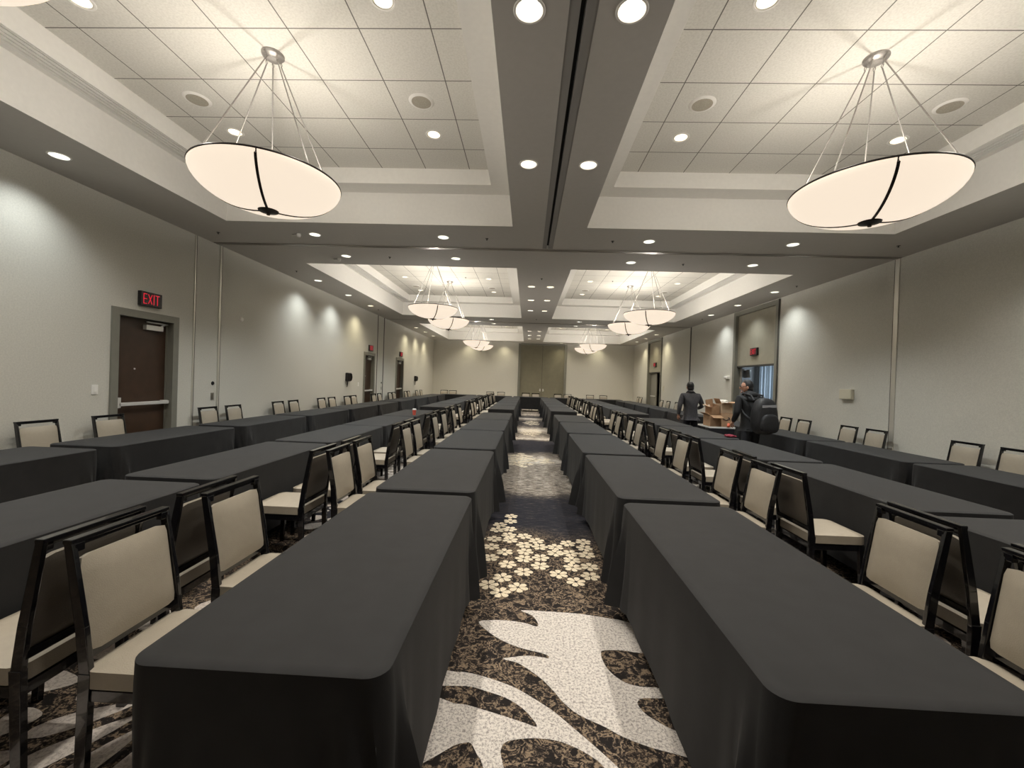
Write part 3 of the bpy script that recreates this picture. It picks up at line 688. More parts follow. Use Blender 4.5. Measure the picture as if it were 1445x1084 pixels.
# sprinklers
def make_sprinkler():
    e = empty('sprinkler_head')
    a = MB(); a.lathe([(.0001, -.004), (.024, -.003), (.028, 0)], 20); a.build('escutcheon', M['sprinkler'], e, smooth=True)
    b = MB(); b.lathe([(.008, 0), (.008, -.020), (.014, -.023), (.014, -.026), (.0001, -.026)], 14); b.build('deflector', M['sprinkler'], e)
    return e
spr = None
SPR = [(-5.296, 6.944, ZL), (-0.754, 6.977, ZL), (1.31, 6.968, ZL), (5.778, 6.9, ZL), (-2.774, 8.171, ZL), (2.892, 8.193, ZL), (-5.35, 9.45, ZL), (5.95, 9.7, ZL), (0.24, 9.6, ZL), (-1.95, 12.54, ZT), (2.4, 12.54, ZT), (-5.3, 14.6, ZL), (5.9, 14.7, ZL), (0.25, 15.9, ZL)]
plc = ['left end of the first beam', 'first beam left of the aisle', 'first beam right of the aisle', 'right end of the first beam', 'beyond the track on the left', 'beyond the track on the right', 'by the left wall beyond the beam', 'by the right wall beyond the beam', 'between the middle coffers', 'tiles of the middle left coffer', 'tiles of the middle right coffer', 'left wall before the second beam', 'right wall before the second beam', 'second beam at the aisle']
for (x, y, z), pl in zip(SPR, plc):
    if spr is None: o = make_sprinkler(); spr = tree_of(o)
    else: o = copy_tree(spr)
    o.location = (x, y, z); tag(o, 'tiny dark sprinkler head, ' + pl, 'sprinkler', 'sprinkler heads')
for (x, y, lab) in ((-3.90, 6.93, 'small white motion detector on the first ceiling beam, left side'), (-3.86, 8.35, 'small white motion detector just beyond the left ceiling track')):
    e = empty('motion_detector', (x, y, ZL)); b = MB(); b.lathe([(.035, 0), (.035, -.02), (.026, -.05), (.0001, -.06)], 18); b.build('lens', M['white_plastic'], e, smooth=True)
    c = MB(); c.bar((0, 0, -.01), (-.12, .03, -.012), .03, .015); c.build('bracket', M['track'], e)
    tag(e, lab, 'motion detector', 'motion detectors on the ceiling')

# ------------------------------------------------------------------ pendant bowls
def make_pendant(side):
    """origin at the ceiling; side -1 left, +1 right (mirrored fittings)"""
    e = empty('pendant_bowl_light')
    def A(d): return R(d) if side < 0 else R(180 - d)
    zr, rr = 3.425 - ZT, .63; zb = 3.145 - ZT
    c = MB(); c.lathe([(.0001, -.055), (.05, -.05), (.062, -.035), (.085, -.03), (.10, -.012), (.10, 0)], 36); c.build('canopy', M['nickel'], e, smooth=True)
    H = zr - zb; Rs = (rr * rr + H * H) / (2 * H)
    def bz(r): return zr - H * (1 - min(1, (r / rr)) ** 2.1) ** .57
    prof = []
    for i in range(15):
        r = rr * sin(pi / 2 * i / 14.0); prof.append((max(r, .0001), bz(r)))
    g = MB(); g.lathe(prof, 72); go = g.build('glass_bowl', M['glass'], e, smooth=True)
    sm = go.modifiers.new('s', 'SOLIDIFY'); sm.thickness = .006; sm.offset = 1
    b = MB(); b.ring((0, 0, zr), rr, .0105, 72, 8); b.build('rim', M['dark_metal'], e, smooth=True)
    for d in (-67, 53, 173):
        a = A(d); s = MB(); pts = []
        for i in range(13):
            r = rr * cos(pi / 2 * i / 12.0); z = bz(r) - .008
            pts.append((r * cos(a), r * sin(a), z))
        for p, q in zip(pts[:-1], pts[1:]): s.bar(p, q, .022, .008)
        s.build('rib', M['dark_metal'], e)
    f = MB(); f.lathe([(.0001, zb - .035), (.035, zb - .03), (.085, zb - .018), (.09, zb - .008), (.0001, zb - .002)], 28)
    f.lathe([(.0001, zb - .055), (.016, zb - .05), (.016, zb - .03)], 12); f.build('finial', M['dark_metal'], e, smooth=True)
    for d in (-105, -30, 50, 120, 165):
        a = A(d); rd = MB(); p0 = (.075 * cos(a), .075 * sin(a), -.075); p1 = ((rr - .01) * cos(a), (rr - .01) * sin(a), zr + .03)
        rd.tube([p0, p1], .006, 8); ro = rd.build('rod', M['nickel'], e, smooth=True)
        h = MB(); h.ring((.075 * cos(a), .075 * sin(a), -.055), .014, .003, 16, 6, 'x'); h.tube([p1, (rr * cos(a), rr * sin(a), zr)], .008, 8); h.build('hook', M['nickel'], ro)
    s = MB(); s.lathe([(.02, zb + .01), (.02, zb + .13), (.0001, zb + .13)], 14); s.build('lamp_holder', M['white_plastic'], e)
    return e
lp = {}
for k, y in enumerate((1.38, 3.955, 10.95, 13.12, 20.2, 22.35)):
    for sd, x in ((-1, -2.53), (1, 3.05)):
        if sd not in lp: o = make_pendant(sd); lp[sd] = tree_of(o)
        else: o = copy_tree(lp[sd])
        o.location = (x, y, ZT)
        tag(o, 'glowing glass bowl pendant with dark rim, %s from camera on the %s side' % (ORD[k], 'left' if sd < 0 else 'right'), 'pendant lamp', 'bowl pendants hanging in the coffers')
        LIGHT_JOBS.append(('point', (x, y, 3.36), BOWL_W * (1.5 if k > 1 else 1.0), (1.0, .95, .87), o, 'bowl'))

# ------------------------------------------------------------------ tables
TW, TL, TH = 0.735, 1.825, 0.762
def cloth_mesh(seed, corner_out=1.0):
    rn = random.Random(seed)
    hx, hy, rc = TW / 2, TL / 2, .058
    per = []   # (x, y, nx, ny, corner closeness, sgn)
    def side(ax, ay, bx, by, nx, ny, n):
        L_ = math.hypot(bx - ax, by - ay)
        for i in range(n):
            # denser samples near the ends
            t = i / n; t = .5 - .5 * cos(pi * t)
            d = min(t, 1 - t) * L_
            per.append((ax + (bx - ax) * t, ay + (by - ay) * t, nx, ny, d))
    def corner(cx, cy, a0, n=6):
        for i in range(n):
            a = a0 + (pi / 2) * i / n; per.append((cx + rc * cos(a), cy + rc * sin(a), cos(a), sin(a), 0.0))
    side(hx, -hy + rc, hx, hy - rc, 1, 0, 44); corner(hx - rc, hy - rc, 0)
    side(hx - rc, hy, -hx + rc, hy, 0, 1, 30); corner(-hx + rc, hy - rc, pi / 2)
    side(-hx, hy - rc, -hx, -hy + rc, -1, 0, 44); corner(-hx + rc, -hy + rc, pi)
    side(-hx + rc, -hy, hx - rc, -hy, 0, -1, 30); corner(hx - rc, -hy + rc, 3 * pi / 2)
    n = len(per); rows = 11; vs = []; fs = []
    amp = [rn.uniform(.6, 1.3) for _ in range(4)]; ph = [rn.uniform(0, 6) for _ in range(6)]
    hem = 0.125
    # rows: inner ring (flat top), edge ring, then drape
    for x, y, nx, ny, d in per: vs.append((x - nx * .03, y - ny * .03, TH + .004))
    for x, y, nx, ny, d in per: vs.append((x - nx * .006, y - ny * .006, TH + .003))
    for k in range(rows):
        v = k / (rows - 1.0)
        for x, y, nx, ny, d in per:
            q = (0 if x > 0 else 1) + (0 if y > 0 else 2)
            c = math.exp(-(d / .13) ** 2)
            s_ = y if abs(nx) > .5 else x
            fold = .0035 * sin(9 * s_ + ph[0] + 2 * abs(nx)) + .002 * sin(23 * s_ + ph[1])
            pleat = .042 * c * amp[q] * cos(d * 58 + 2.9)
            flare = c * (.085 * amp[q]) * (v ** 1.15) * corner_out
            # corners swing out to the aisle side, hardly endways where the tables meet
            ox = (nx if abs(nx) > .3 else (1 if x > 0 else -1) * c * 1.0) * flare
            oy = ny * flare * .12
            base = .006 + .010 * v + (fold + pleat * min(1, v * 2.2)) * min(1, v * 1.5)
            bx_ = nx * base; by_ = ny * max(-.01, min(base, .022))
            z = TH - .004 - (TH - .004 - hem + .025 * c + .006 * sin(4 * s_ + ph[3])) * v
            vs.append((x + ox + bx_, y + oy + by_, z))
    for r_i in range(rows + 1):
        for i in range(n): j = (i + 1) % n; fs.append((r_i * n + i, (r_i + 1) * n + i, (r_i + 1) * n + j, r_i * n + j))
    fs.append(tuple(range(n)))
    m = MB(); m.add(vs, fs)
    return m.mesh('tablecloth', M['cloth'], smooth=True)
top_mb = MB(); top_mb.box(-TW / 2 + .03, TW / 2 - .03, -TL / 2 + .03, TL / 2 - .03, TH - .03, TH - .002); top_me = top_mb.mesh('tabletop', M['tabletop'])
leg_mb = MB(); leg_mb.tube([(0, 0, 0), (0, 0, TH - .03)], .014, 8); leg_me = leg_mb.mesh('leg', M['tableleg'], smooth=True)
def make_table(seed):
    e = empty('banquet_table')
    def ob(nm, me, loc=(0, 0, 0)):
        o = bpy.data.objects.new(nm, me); COL.objects.link(o); o.parent = e; o.location = loc; return o
    ob('tablecloth', cloth_mesh(seed)); ob('tabletop', top_me)
    for sx in (-1, 1):
        for sy in (-1, 1): ob('leg', leg_me, (sx * .27, sy * .72, 0))
    return e
tvars = [make_table(s) for s in range(5)]
ttrees = [tree_of(t_) for t_ in tvars]; used = [False] * 5; tcount = 0
def table(x, y, rz, label, group):
    global tcount
    k = (tcount * 3 + 1) % 5; tcount += 1
    if not used[k]: o = tvars[k]; used[k] = True
    else: o = copy_tree(ttrees[k])
    o.location = (x, y, 0); o.rotation_euler = (0, 0, rz + (pi if tcount % 2 else 0))
    tag(o, label, 'table', group)

# ------------------------------------------------------------------ chairs
def rounded_slab(sx, sy, sz, rad, puff, nx=10, ny=10):
    """cushion centred at origin, thickness along z, crown of height puff on both faces"""
    bm = bmesh.new()
    vs = {}
    def prof(u, v, top):
        # superellipse rounding of the outline
        x = u * sx / 2; y = v * sy / 2
        cx = sx / 2 - rad; cy = sy / 2 - rad
        if abs(x) > cx and abs(y) > cy:
            dx = abs(x) - cx; dy = abs(y) - cy; m_ = max(dx, dy); l = math.hypot(dx, dy)
            if l > 1e-9: k = m_ / l; dx *= k; dy *= k
            x = math.copysign(cx + dx, x); y = math.copysign(cy + dy, y)
        e = max(abs(u), abs(v))
        edge = (1 - e ** 6)
        z = (sz / 2 - .012 + .012 * edge + puff * (1 - u * u) * (1 - v * v))
        sc = 1.0
        return (x * sc, y * sc, z if top else -z)
    for top in (True, False):
        for i in range(nx + 1):
            for j in range(ny + 1):
                u = -1 + 2 * i / nx; v = -1 + 2 * j / ny
                vs[top, i, j] = bm.verts.new(prof(u, v, top))
        for i in range(nx):
            for j in range(ny):
                q = [vs[top, i, j], vs[top, i + 1, j], vs[top, i + 1, j + 1], vs[top, i, j + 1]]
                bm.faces.new(q if top else q[::-1])
    loop = [(i, 0) for i in range(nx)] + [(nx, j) for j in range(ny)] + [(i, ny) for i in range(nx, 0, -1)] + [(0, j) for j in range(ny, 0, -1)]
    for a in range(len(loop)):
        b_ = loop[(a + 1) % len(loop)]; a_ = loop[a]
        try: bm.faces.new([vs[True, a_[0], a_[1]], vs[False, a_[0], a_[1]], vs[False, b_[0], b_[1]], vs[True, b_[0], b_[1]]])
        except ValueError: pass
    bmesh.ops.recalc_face_normals(bm, faces=bm.faces)
    me = bpy.data.meshes.new('cushion'); bm.to_mesh(me); bm.free()
    me.polygons.foreach_set('use_smooth', [True] * len(me.polygons))
    try: me.set_sharp_from_angle(angle=R(50))
    except Exception: pass
    return me
CW = 0.43
def make_chair():
    """faces +X, origin on the floor under the seat"""
    e = empty('banquet_chair')
    hw = CW / 2 - .011
    top = Vector((-.262, 0, .94)); mid = Vector((-.182, 0, .45)); foot = Vector((-.196, 0, 0))
    # back frame: two flat posts from the seat to the top, top rail, lower rail, corner blocks
    f = MB()
    for s in (-1, 1):
        a = mid + Vector((0, s * hw, -.02)); m1 = Vector((-.205, s * hw, .62)); b_ = top + Vector((0, s * hw, 0))
        f.bar(a, m1, .021, .044, .020, .040, up=(1, 0, 0)); f.bar(m1 - (m1 - a).normalized() * .004, b_, .020, .040, .019, .032, up=(1, 0, 0))
        f.box(-.268, -.240, s * hw - (.036 if s > 0 else 0), s * hw + (0 if s > 0 else .036), .895, .928)
    f.box(-.279, -.243, -CW / 2, CW / 2, .928, .945)
    f.box(-.268, -.250, -hw, hw, .912, .930)
    f.bar((-.203, -hw, .505), (-.203, hw, .505), .022, .035)
    f.build('back_frame', M['frame'], e, bevel=.003)
    # back cushion
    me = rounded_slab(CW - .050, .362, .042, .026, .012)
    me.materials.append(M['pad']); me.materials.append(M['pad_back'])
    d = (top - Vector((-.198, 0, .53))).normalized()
    T = Matrix(((d.z, 0, 0), (0, 1, 0), (0, 0, 1)))
    # local x -> width (Y), local y -> up along d, local z -> forward normal
    upv = d; side_ = Vector((0, 1, 0)); nrm = side_.cross(upv).normalized()
    c = Vector((-.2192, 0, .694))
    mat4 = Matrix.Identity(4)
    for i in range(3): mat4[i][0] = side_[i]; mat4[i][1] = upv[i]; mat4[i][2] = nrm[i]; mat4[i][3] = c[i]
    me.transform(mat4)
    me.update()
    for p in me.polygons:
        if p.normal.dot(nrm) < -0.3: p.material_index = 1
    o = bpy.data.objects.new('backrest', me); COL.objects.link(o); o.parent = e
    # seat
    me = rounded_slab(.435, CW + .005, .088, .05, .012)
    me.materials.append(M['pad']); me.transform(Matrix.Translation((.020, 0, .430)))
    o = bpy.data.objects.new('seat', me); COL.objects.link(o); o.parent = e
    s_ = MB(); t_ = .028
    s_.box(-.195, .215, -hw - .006, -hw + .016, .345, .388); s_.box(-.195, .215, hw - .016, hw + .006, .345, .388)
    s_.box(.195, .215, -hw, hw, .345, .388); s_.box(-.195, -.17, -hw, hw, .345, .388); s_.build('seat_frame', M['frame'], e, bevel=.002)
    for s in (-1, 1):
        l = MB(); l.bar((.198, s * hw, .39), (.215, s * hw, 0), .028, .040, .025, .034, up=(1, 0, 0)); l.build('leg', M['frame'], e, bevel=.002)
        l = MB(); l.bar(mid + Vector((0, s * hw, .0)), foot + Vector((0, s * hw, 0)), .026, .046, .024, .040, up=(1, 0, 0)); l.build('leg', M['frame'], e, bevel=.002)
    return e
ch0 = make_chair(); chtree = tree_of(ch0); chused = [False]
crn = random.Random(11)
def chair(x, y, rz, label, group, jit=1.0):
    if not chused[0]: o = ch0; chused[0] = True
    else: o = copy_tree(chtree)
    o.location = (x + crn.uniform(-.008, .008) * jit, y, 0); o.rotation_euler = (0, 0, rz + R(crn.uniform(-1.3, 1.3)) * jit)
    tag(o, label, 'chair', group)

# ------------------------------------------------------------------ lay out tables and chairs
PAIR = ('nearer', 'farther')
def column(xc, ys, name, chx, rz, gname, special=None, drift=None):
    for i, y in enumerate(ys):
        table(xc + (drift(y) if drift else 0), y, 0, 'black-clothed banquet table in the %s, %s from the camera' % (name, ORD[i]), 'tables of the ' + name)
        c = special.get(i, (y - .33, y + .31)) if special else (y - .33, y + .31)
        for j, cy in enumerate(c):
            if cy is None: continue
            chair(chx + (drift(cy) if drift else 0), cy, rz, 'beige black-framed chair at the %s, %s at the %s table' % (name, PAIR[j], ORD[i]), 'chairs along the ' + name)
far = [12.98 + 1.93 * k for k in range(5)]
column(-.735, [2.055, 3.99, 5.94, 7.86, 9.78] + far, 'left aisle row', -1.42, 0.0, '', {0: (1.71, 2.36), 1: (3.74, 4.30), 2: (5.79, 6.37), 3: (7.60, 8.36), 4: (9.44, 10.36)})
column(1.065, [2.065, 4.01, 5.96, 7.92, 9.85] + far, 'right aisle row', 1.82, pi, '', {0: (1.68, 2.34), 1: (3.73, 4.36), 2: (5.62, 6.42), 3: (7.75, 8.41), 4: (9.40, 10.12)})
column(-2.725, [2.09, 4.04, 5.98, 7.87, 9.79] + far, 'second row left of the aisle', -2.055, pi, '', {0: (1.70, 2.34), 1: (3.70, 4.27), 2: (5.84, 6.42), 3: (7.66, 8.34)})
column(3.125, [2.07, 4.02, 5.96, 7.92, 9.85] + far, 'second row right of the aisle', 2.455, 0.0, '', {0: (1.74, 2.39), 1: (3.60, 4.32)})
column(-4.65, [3.17, 5.16, 7.17, 9.14, 11.07, 13.0, 15.05, 17.08, 19.03], 'left wall row', -5.42, 0.0, '', {0: (2.8, 3.5), 1: (4.70, 5.53), 2: (7.31, 7.96), 3: (9.43, 10.05), 4: (11.45, 12.05), 5: (13.1, 13.6), 6: (15.4, 15.98), 7: (17.22, 17.74), 8: (19.47, 19.99)})
column(4.98, [4.30, 6.22, 8.14, 10.08, 12.9, 14.85, 16.8, 18.75], 'right wall row', 5.92, pi, '', {0: (4.2, 5.50), 1: (6.14, None), 2: (7.67, 8.30), 3: (9.57, 10.22), 4: (None, None), 5: (None, None), 6: (16.7, 17.3), 7: (18.35, 19.25)}, drift=lambda y: -.10 * max(0, min(1, (y - 8) / 8)))
# back row, long side to the wall
bx = [-4.42, -3.35 + .02, -1.73, 0.20, 2.12, 4.0]
for i, x in enumerate([-3.66, -1.735, 0.195, 2.125, 4.05]):
    table(x, 22.43, pi / 2, 'black-clothed banquet table in the row before the back wall, %s' % ['leftmost', 'second from left', 'middle one', 'second from right', 'rightmost'][i], 'tables of the back row')
for i, x in enumerate((-4.63, -4.15, -2.06, -1.45, -.08, .47, 1.69, 2.23, 3.46, 4.18)):
    chair(x, 23.15, -pi / 2, 'beige chair behind the back row table, %s' % ['first from the left', 'second from the left', 'third from the left', 'fourth from the left', 'fifth from the left', 'fifth from the right', 'fourth from the right', 'third from the right', 'second from the right', 'first from the right'][i], 'chairs at the back row', jit=.6)
for y, nm in ((21.43, 'nearer'), (22.27, 'farther')): chair(-5.42, y, 0, 'beige chair in the far left corner by the wall, %s one of two' % nm, 'chairs along the left wall row')
for y, nm in ((22.81, 'nearer'), (23.45, 'farther')): chair(5.85, y, pi, 'beige chair by the right wall beyond the far doorway, %s one of two' % nm, 'chairs along the right wall row')
table(-4.65, 20.97, 0, 'black-clothed banquet table in the far left corner of the room', 'tables of the left wall row')
table(4.88, 20.7, 0, 'black-clothed banquet table in the far right corner of the room', 'tables of the right wall row')

# ------------------------------------------------------------------ cup
e = empty('paper_cup', (-2.47, 9.20, TH + .004))
b = MB(); b.lathe([(.0001, 0), (.032, 0), (.043, .115), (.040, .115), (.030, .004), (.0001, .004)], 28); b.build('cup_body', M['cup'], e, smooth=True)
b = MB(); b.lathe([(.045, .112), (.046, .122), (.040, .126), (.037, .140), (.0001, .140)], 28); b.build('lid', M['lid'], e, smooth=True)
tag(e, 'red paper coffee cup with white lid on a black table', 'cup')

# ------------------------------------------------------------------ cart with cartons
e = empty('utility_cart', (4.10, 9.28, 0))
for z, nm in ((.74, 'top_shelf'), (.22, 'bottom_shelf')):
    b = MB(); b.mi = 0; b.box(-.25, .25, -.29, .29, z, z + .012); b.mi = 1
    b.box(-.265, -.25, -.305, .305, z, z + .032); b.box(.25, .265, -.305, .305, z, z + .032); b.box(-.25, .25, -.305, -.29, z, z + .032); b.box(-.25, .25, .29, .305, z, z + .032)
    b.build(nm, [M['cartblack'], M['white_plastic']], e)
b = MB(); b.box(-.25, .25, -.30, -.285, .26, .73); b.build('side_panel', M['cartblack'], e)
for sx in (-1, 1):
    for sy in (-1, 1):
        b = MB(); b.tube([(sx * .24, sy * .28, .09), (sx * .24, sy * .28, .74)], .014); lo = b.build('leg', M['cartblack'], e)
        c_ = MB(); c_.lathe([(.0001, -.015), (.04, -.015), (.045, 0), (.04, .015), (.0001, .015)], 20, 0, 0, Matrix.Translation((sx * .24, sy * .28, .045)) @ Matrix.Rotation(R(90), 4, 'Y')); c_.build('caster', M['black'], lo, smooth=True)
tag(e, 'black utility cart with a white-edged shelf between the two men', 'cart')
def carton(loc, sx, sy, sz, rz, flaps, label, tilt=(0, 0), mark=False, bm_='carton'):
    e = empty('cardboard_box', loc, 0); e.rotation_euler = (R(tilt[0]), R(tilt[1]), R(rz))
    b = MB(); t_ = .005
    b.mi = 0
    b.box(-sx / 2, sx / 2, -sy / 2, -sy / 2 + t_, 0, sz); b.box(-sx / 2, sx / 2, sy / 2 - t_, sy / 2, 0, sz)
    b.box(-sx / 2, -sx / 2 + t_, -sy / 2 + t_, sy / 2 - t_, 0, sz); b.box(sx / 2 - t_, sx / 2, -sy / 2 + t_, sy / 2 - t_, 0, sz)
    b.box(-sx / 2, sx / 2, -sy / 2, sy / 2, 0, t_); b.build('body', M[bm_], e)
    for (ax, ang) in flaps:
        a = R(ang); f = MB()
        if ax in ('+x', '-x'):
            s = 1 if ax == '+x' else -1; p = (s * sx / 2, 0, sz); q = (s * (sx / 2 + sx * .48 * cos(a)), 0, sz + sx * .48 * sin(a)); f.bar(p, q, sy * .96, .005)
        else:
            s = 1 if ax == '+y' else -1; p = (0, s * sy / 2, sz); q = (0, s * (sy / 2 + sy * .48 * cos(a)), sz + sy * .48 * sin(a)); f.bar(p, q, sx * .96, .005)
        f.build('flap', M['carton_in'], e)
    if mark:
        m_ = MB(); pts = []
        for k in range(13):
            t = -1 + 2 * k / 12; pts.append((t * sx * .30 - .015, -sy / 2 - .002, sz * (.52 + .16 * t * t)))
        a_ = sx * .30 - .015; m_.tube(pts, .009, 6); m_.tube([(a_, -sy / 2 - .002, sz * .68), (a_ - .03, -sy / 2 - .002, sz * .73)], .008, 6); m_.tube([(a_, -sy / 2 - .002, sz * .68), (a_ + .005, -sy / 2 - .002, sz * .54)], .008, 6)
        m_.build('printed_mark', M['ink'], e)
    tag(e, label, 'cardboard box', 'cardboard boxes heaped on the cart')
zc = .754
carton((3.985, 9.22, zc), .23, .30, .25, 4, [('-x', 25), ('-y', -20)], 'open brown carton at the left end of the cart shelf')
carton((4.222, 9.17, zc), .23, .26, .30, -3, [('+y', 180), ('-y', 180)], 'brown carton with a printed curved arrow on the cart', mark=True)
carton((4.23, 9.22, zc + .302), .24, .24, .20, 5, [('-y', 10), ('-x', 62), ('+x', 20)], 'open carton with raised flaps on top of the printed carton', bm_='carton_pale')
carton((3.99, 9.24, zc + .27), .19, .2, .20, 16, [('+y', 78), ('-x', 15)], 'small tilted open carton on top of the left carton', tilt=(14, -10))
def crumple(name, loc, r, m, label, seed, cat, flat=.6):
    bm = bmesh.new(); bmesh.ops.create_icosphere(bm, subdivisions=3, radius=r); rn = random.Random(seed)
    for v in bm.verts:
        k = 1 + rn.uniform(-.16, .16) + .18 * sin(v.co.x / r * 5 + seed) * cos(v.co.y / r * 4); v.co *= k; v.co.z = v.co.z * flat + r * flat
        v.co.z = max(v.co.z, 0)
    me = bpy.data.meshes.new(name); bm.to_mesh(me); bm.free(); me.materials.append(m)
    o = bpy.data.objects.new(name, me); COL.objects.link(o); o.location = loc; return tag(o, label, cat)
crumple('packing_paper', (3.90, 9.32, zc + .40), .065, M['paper'], 'crumpled white packing paper behind the small tilted carton', 2, 'paper')
crumple('packing_paper', (4.23, 9.26, zc + .44), .10, M['paper'], 'white packing paper bulging out of the upper carton', 5, 'paper', .7)
# orange tape dispenser
e = empty('tape_dispenser', (4.235, 8.99, zc + .01))
b = MB(); b.ring((0, 0, .045), .032, .014, 28, 8, 'x'); b.build('tape_roll', M['orange'], e, smooth=True)
b = MB(); b.bar((-.01, .0, .075), (-.03, -.035, .02), .03, .05); b.tube([(0, .03, .02), (.0, .06, .0)], .013); b.build('handle', M['orange'], e, bevel=.004)
tag(e, 'bright orange tape dispenser on the near edge of the cart', 'tape dispenser')
crumple('red_cloth', (3.42, 7.2, TH + .004), .085, M['redcloth'], 'crumpled dark red cloth on the table edge before the backpacked man', 8, 'cloth', .28)

# ------------------------------------------------------------------ people
def skin_obj(name, nodes, edges, m, parent=None, sub=2, root=0):
    """nodes: list of (pos, (rx, ry)); grows a smooth limb surface and freezes it"""
    me = bpy.data.meshes.new(name + '_s'); me.from_pydata([Vector(p) for p, _ in nodes], edges, [])
    o = bpy.data.objects.new(name + '_s', me); COL.objects.link(o)
    sk = o.modifiers.new('skin', 'SKIN'); sk.use_smooth_shade = True
    for i, (_, r) in enumerate(nodes):
        v = me.skin_vertices[0].data[i]; v.radius = (r, r) if not isinstance(r, tuple) else r; v.use_root = (i == root)
    ss = o.modifiers.new('sub', 'SUBSURF'); ss.levels = sub; ss.render_levels = sub
    bpy.context.view_layer.update()
    out = bpy.data.meshes.new_from_object(o.evaluated_get(bpy.context.evaluated_depsgraph_get()))
    bpy.data.objects.remove(o); bpy.data.meshes.remove(me)
    out.name = name; out.materials.clear(); out.materials.append(m)
    out.polygons.foreach_set('use_smooth', [True] * len(out.polygons))
    r_ = bpy.data.objects.new(name, out); COL.objects.link(r_)
    if parent: r_.parent = parent
    return r_
def join_meshes(objs, name):
    bm = bmesh.new()
    for o in objs: bm.from_mesh(o.data)
    base = objs[0]; me = bpy.data.meshes.new(name); bm.to_mesh(me); bm.free(); me.materials.append(base.data.materials[0])
    me.polygons.foreach_set('use_smooth', [True] * len(me.polygons))
    for o in objs[1:]: bpy.data.objects.remove(o)
    base.data = me; base.name = name; return base
def ellip(center, rad, rot=None, seg=24, deform=None):
    bm = bmesh.new(); bmesh.ops.create_uvsphere(bm, u_segments=seg, v_segments=seg // 2 + 4, radius=1)
    for v in bm.verts:
        c = v.co.copy()
        if deform: c = deform(c)
        c = Vector((c.x * rad[0], c.y * rad[1], c.z * rad[2]))
        if rot: c = rot @ c
        v.co = c + Vector(center)
    me = bpy.data.meshes.new('e'); bm.to_mesh(me); bm.free(); me.polygons.foreach_set('use_smooth', [True] * len(me.polygons))
    return me
def obj_from(name, me, m, parent):
    me.materials.clear(); me.materials.append(m); me.name = name
    o = bpy.data.objects.new(name, me); COL.objects.link(o); o.parent = parent; return o

def hand_nodes(wrist, direc, palm_n, side, curl):
    """skinned fingers: chains rooted in the palm"""
    d = Vector(direc).normalized(); nrm = Vector(palm_n).normalized(); s = d.cross(nrm).normalized() * side
    w = Vector(wrist); objs = []
    palm = [(w - d * .03, .026), (w + d * .02, (.034, .022)), (w + d * .065, (.040, .020))]
    chains = [(palm, [(0, 1), (1, 2)])]
    for k, (off, ln) in enumerate(((-.027, .070), (-.009, .080), (.010, .076), (.028, .060))):
        p = w + d * .06 + s * off; pts = [(p, .011)]; dd = d.copy(); seg = ln / 3
        for j in range(3):
            ang = curl * (.5 + .25 * j)
            dd = (dd * cos(ang) + nrm * sin(ang)).normalized(); p = p + dd * seg; pts.append((p, .0095 - .001 * j))
        chains.append((pts, [(0, 1), (1, 2), (2, 3)]))
    p = w + d * .015 - s * .02; t1 = p + (d * .5 - s * .8 + nrm * .3).normalized() * .035; t2 = t1 + (d * .85 - s * .2 + nrm * .5).normalized() * .032
    chains.append(([(p, .013), (t1, .011), (t2, .009)], [(0, 1), (1, 2)]))
    return chains

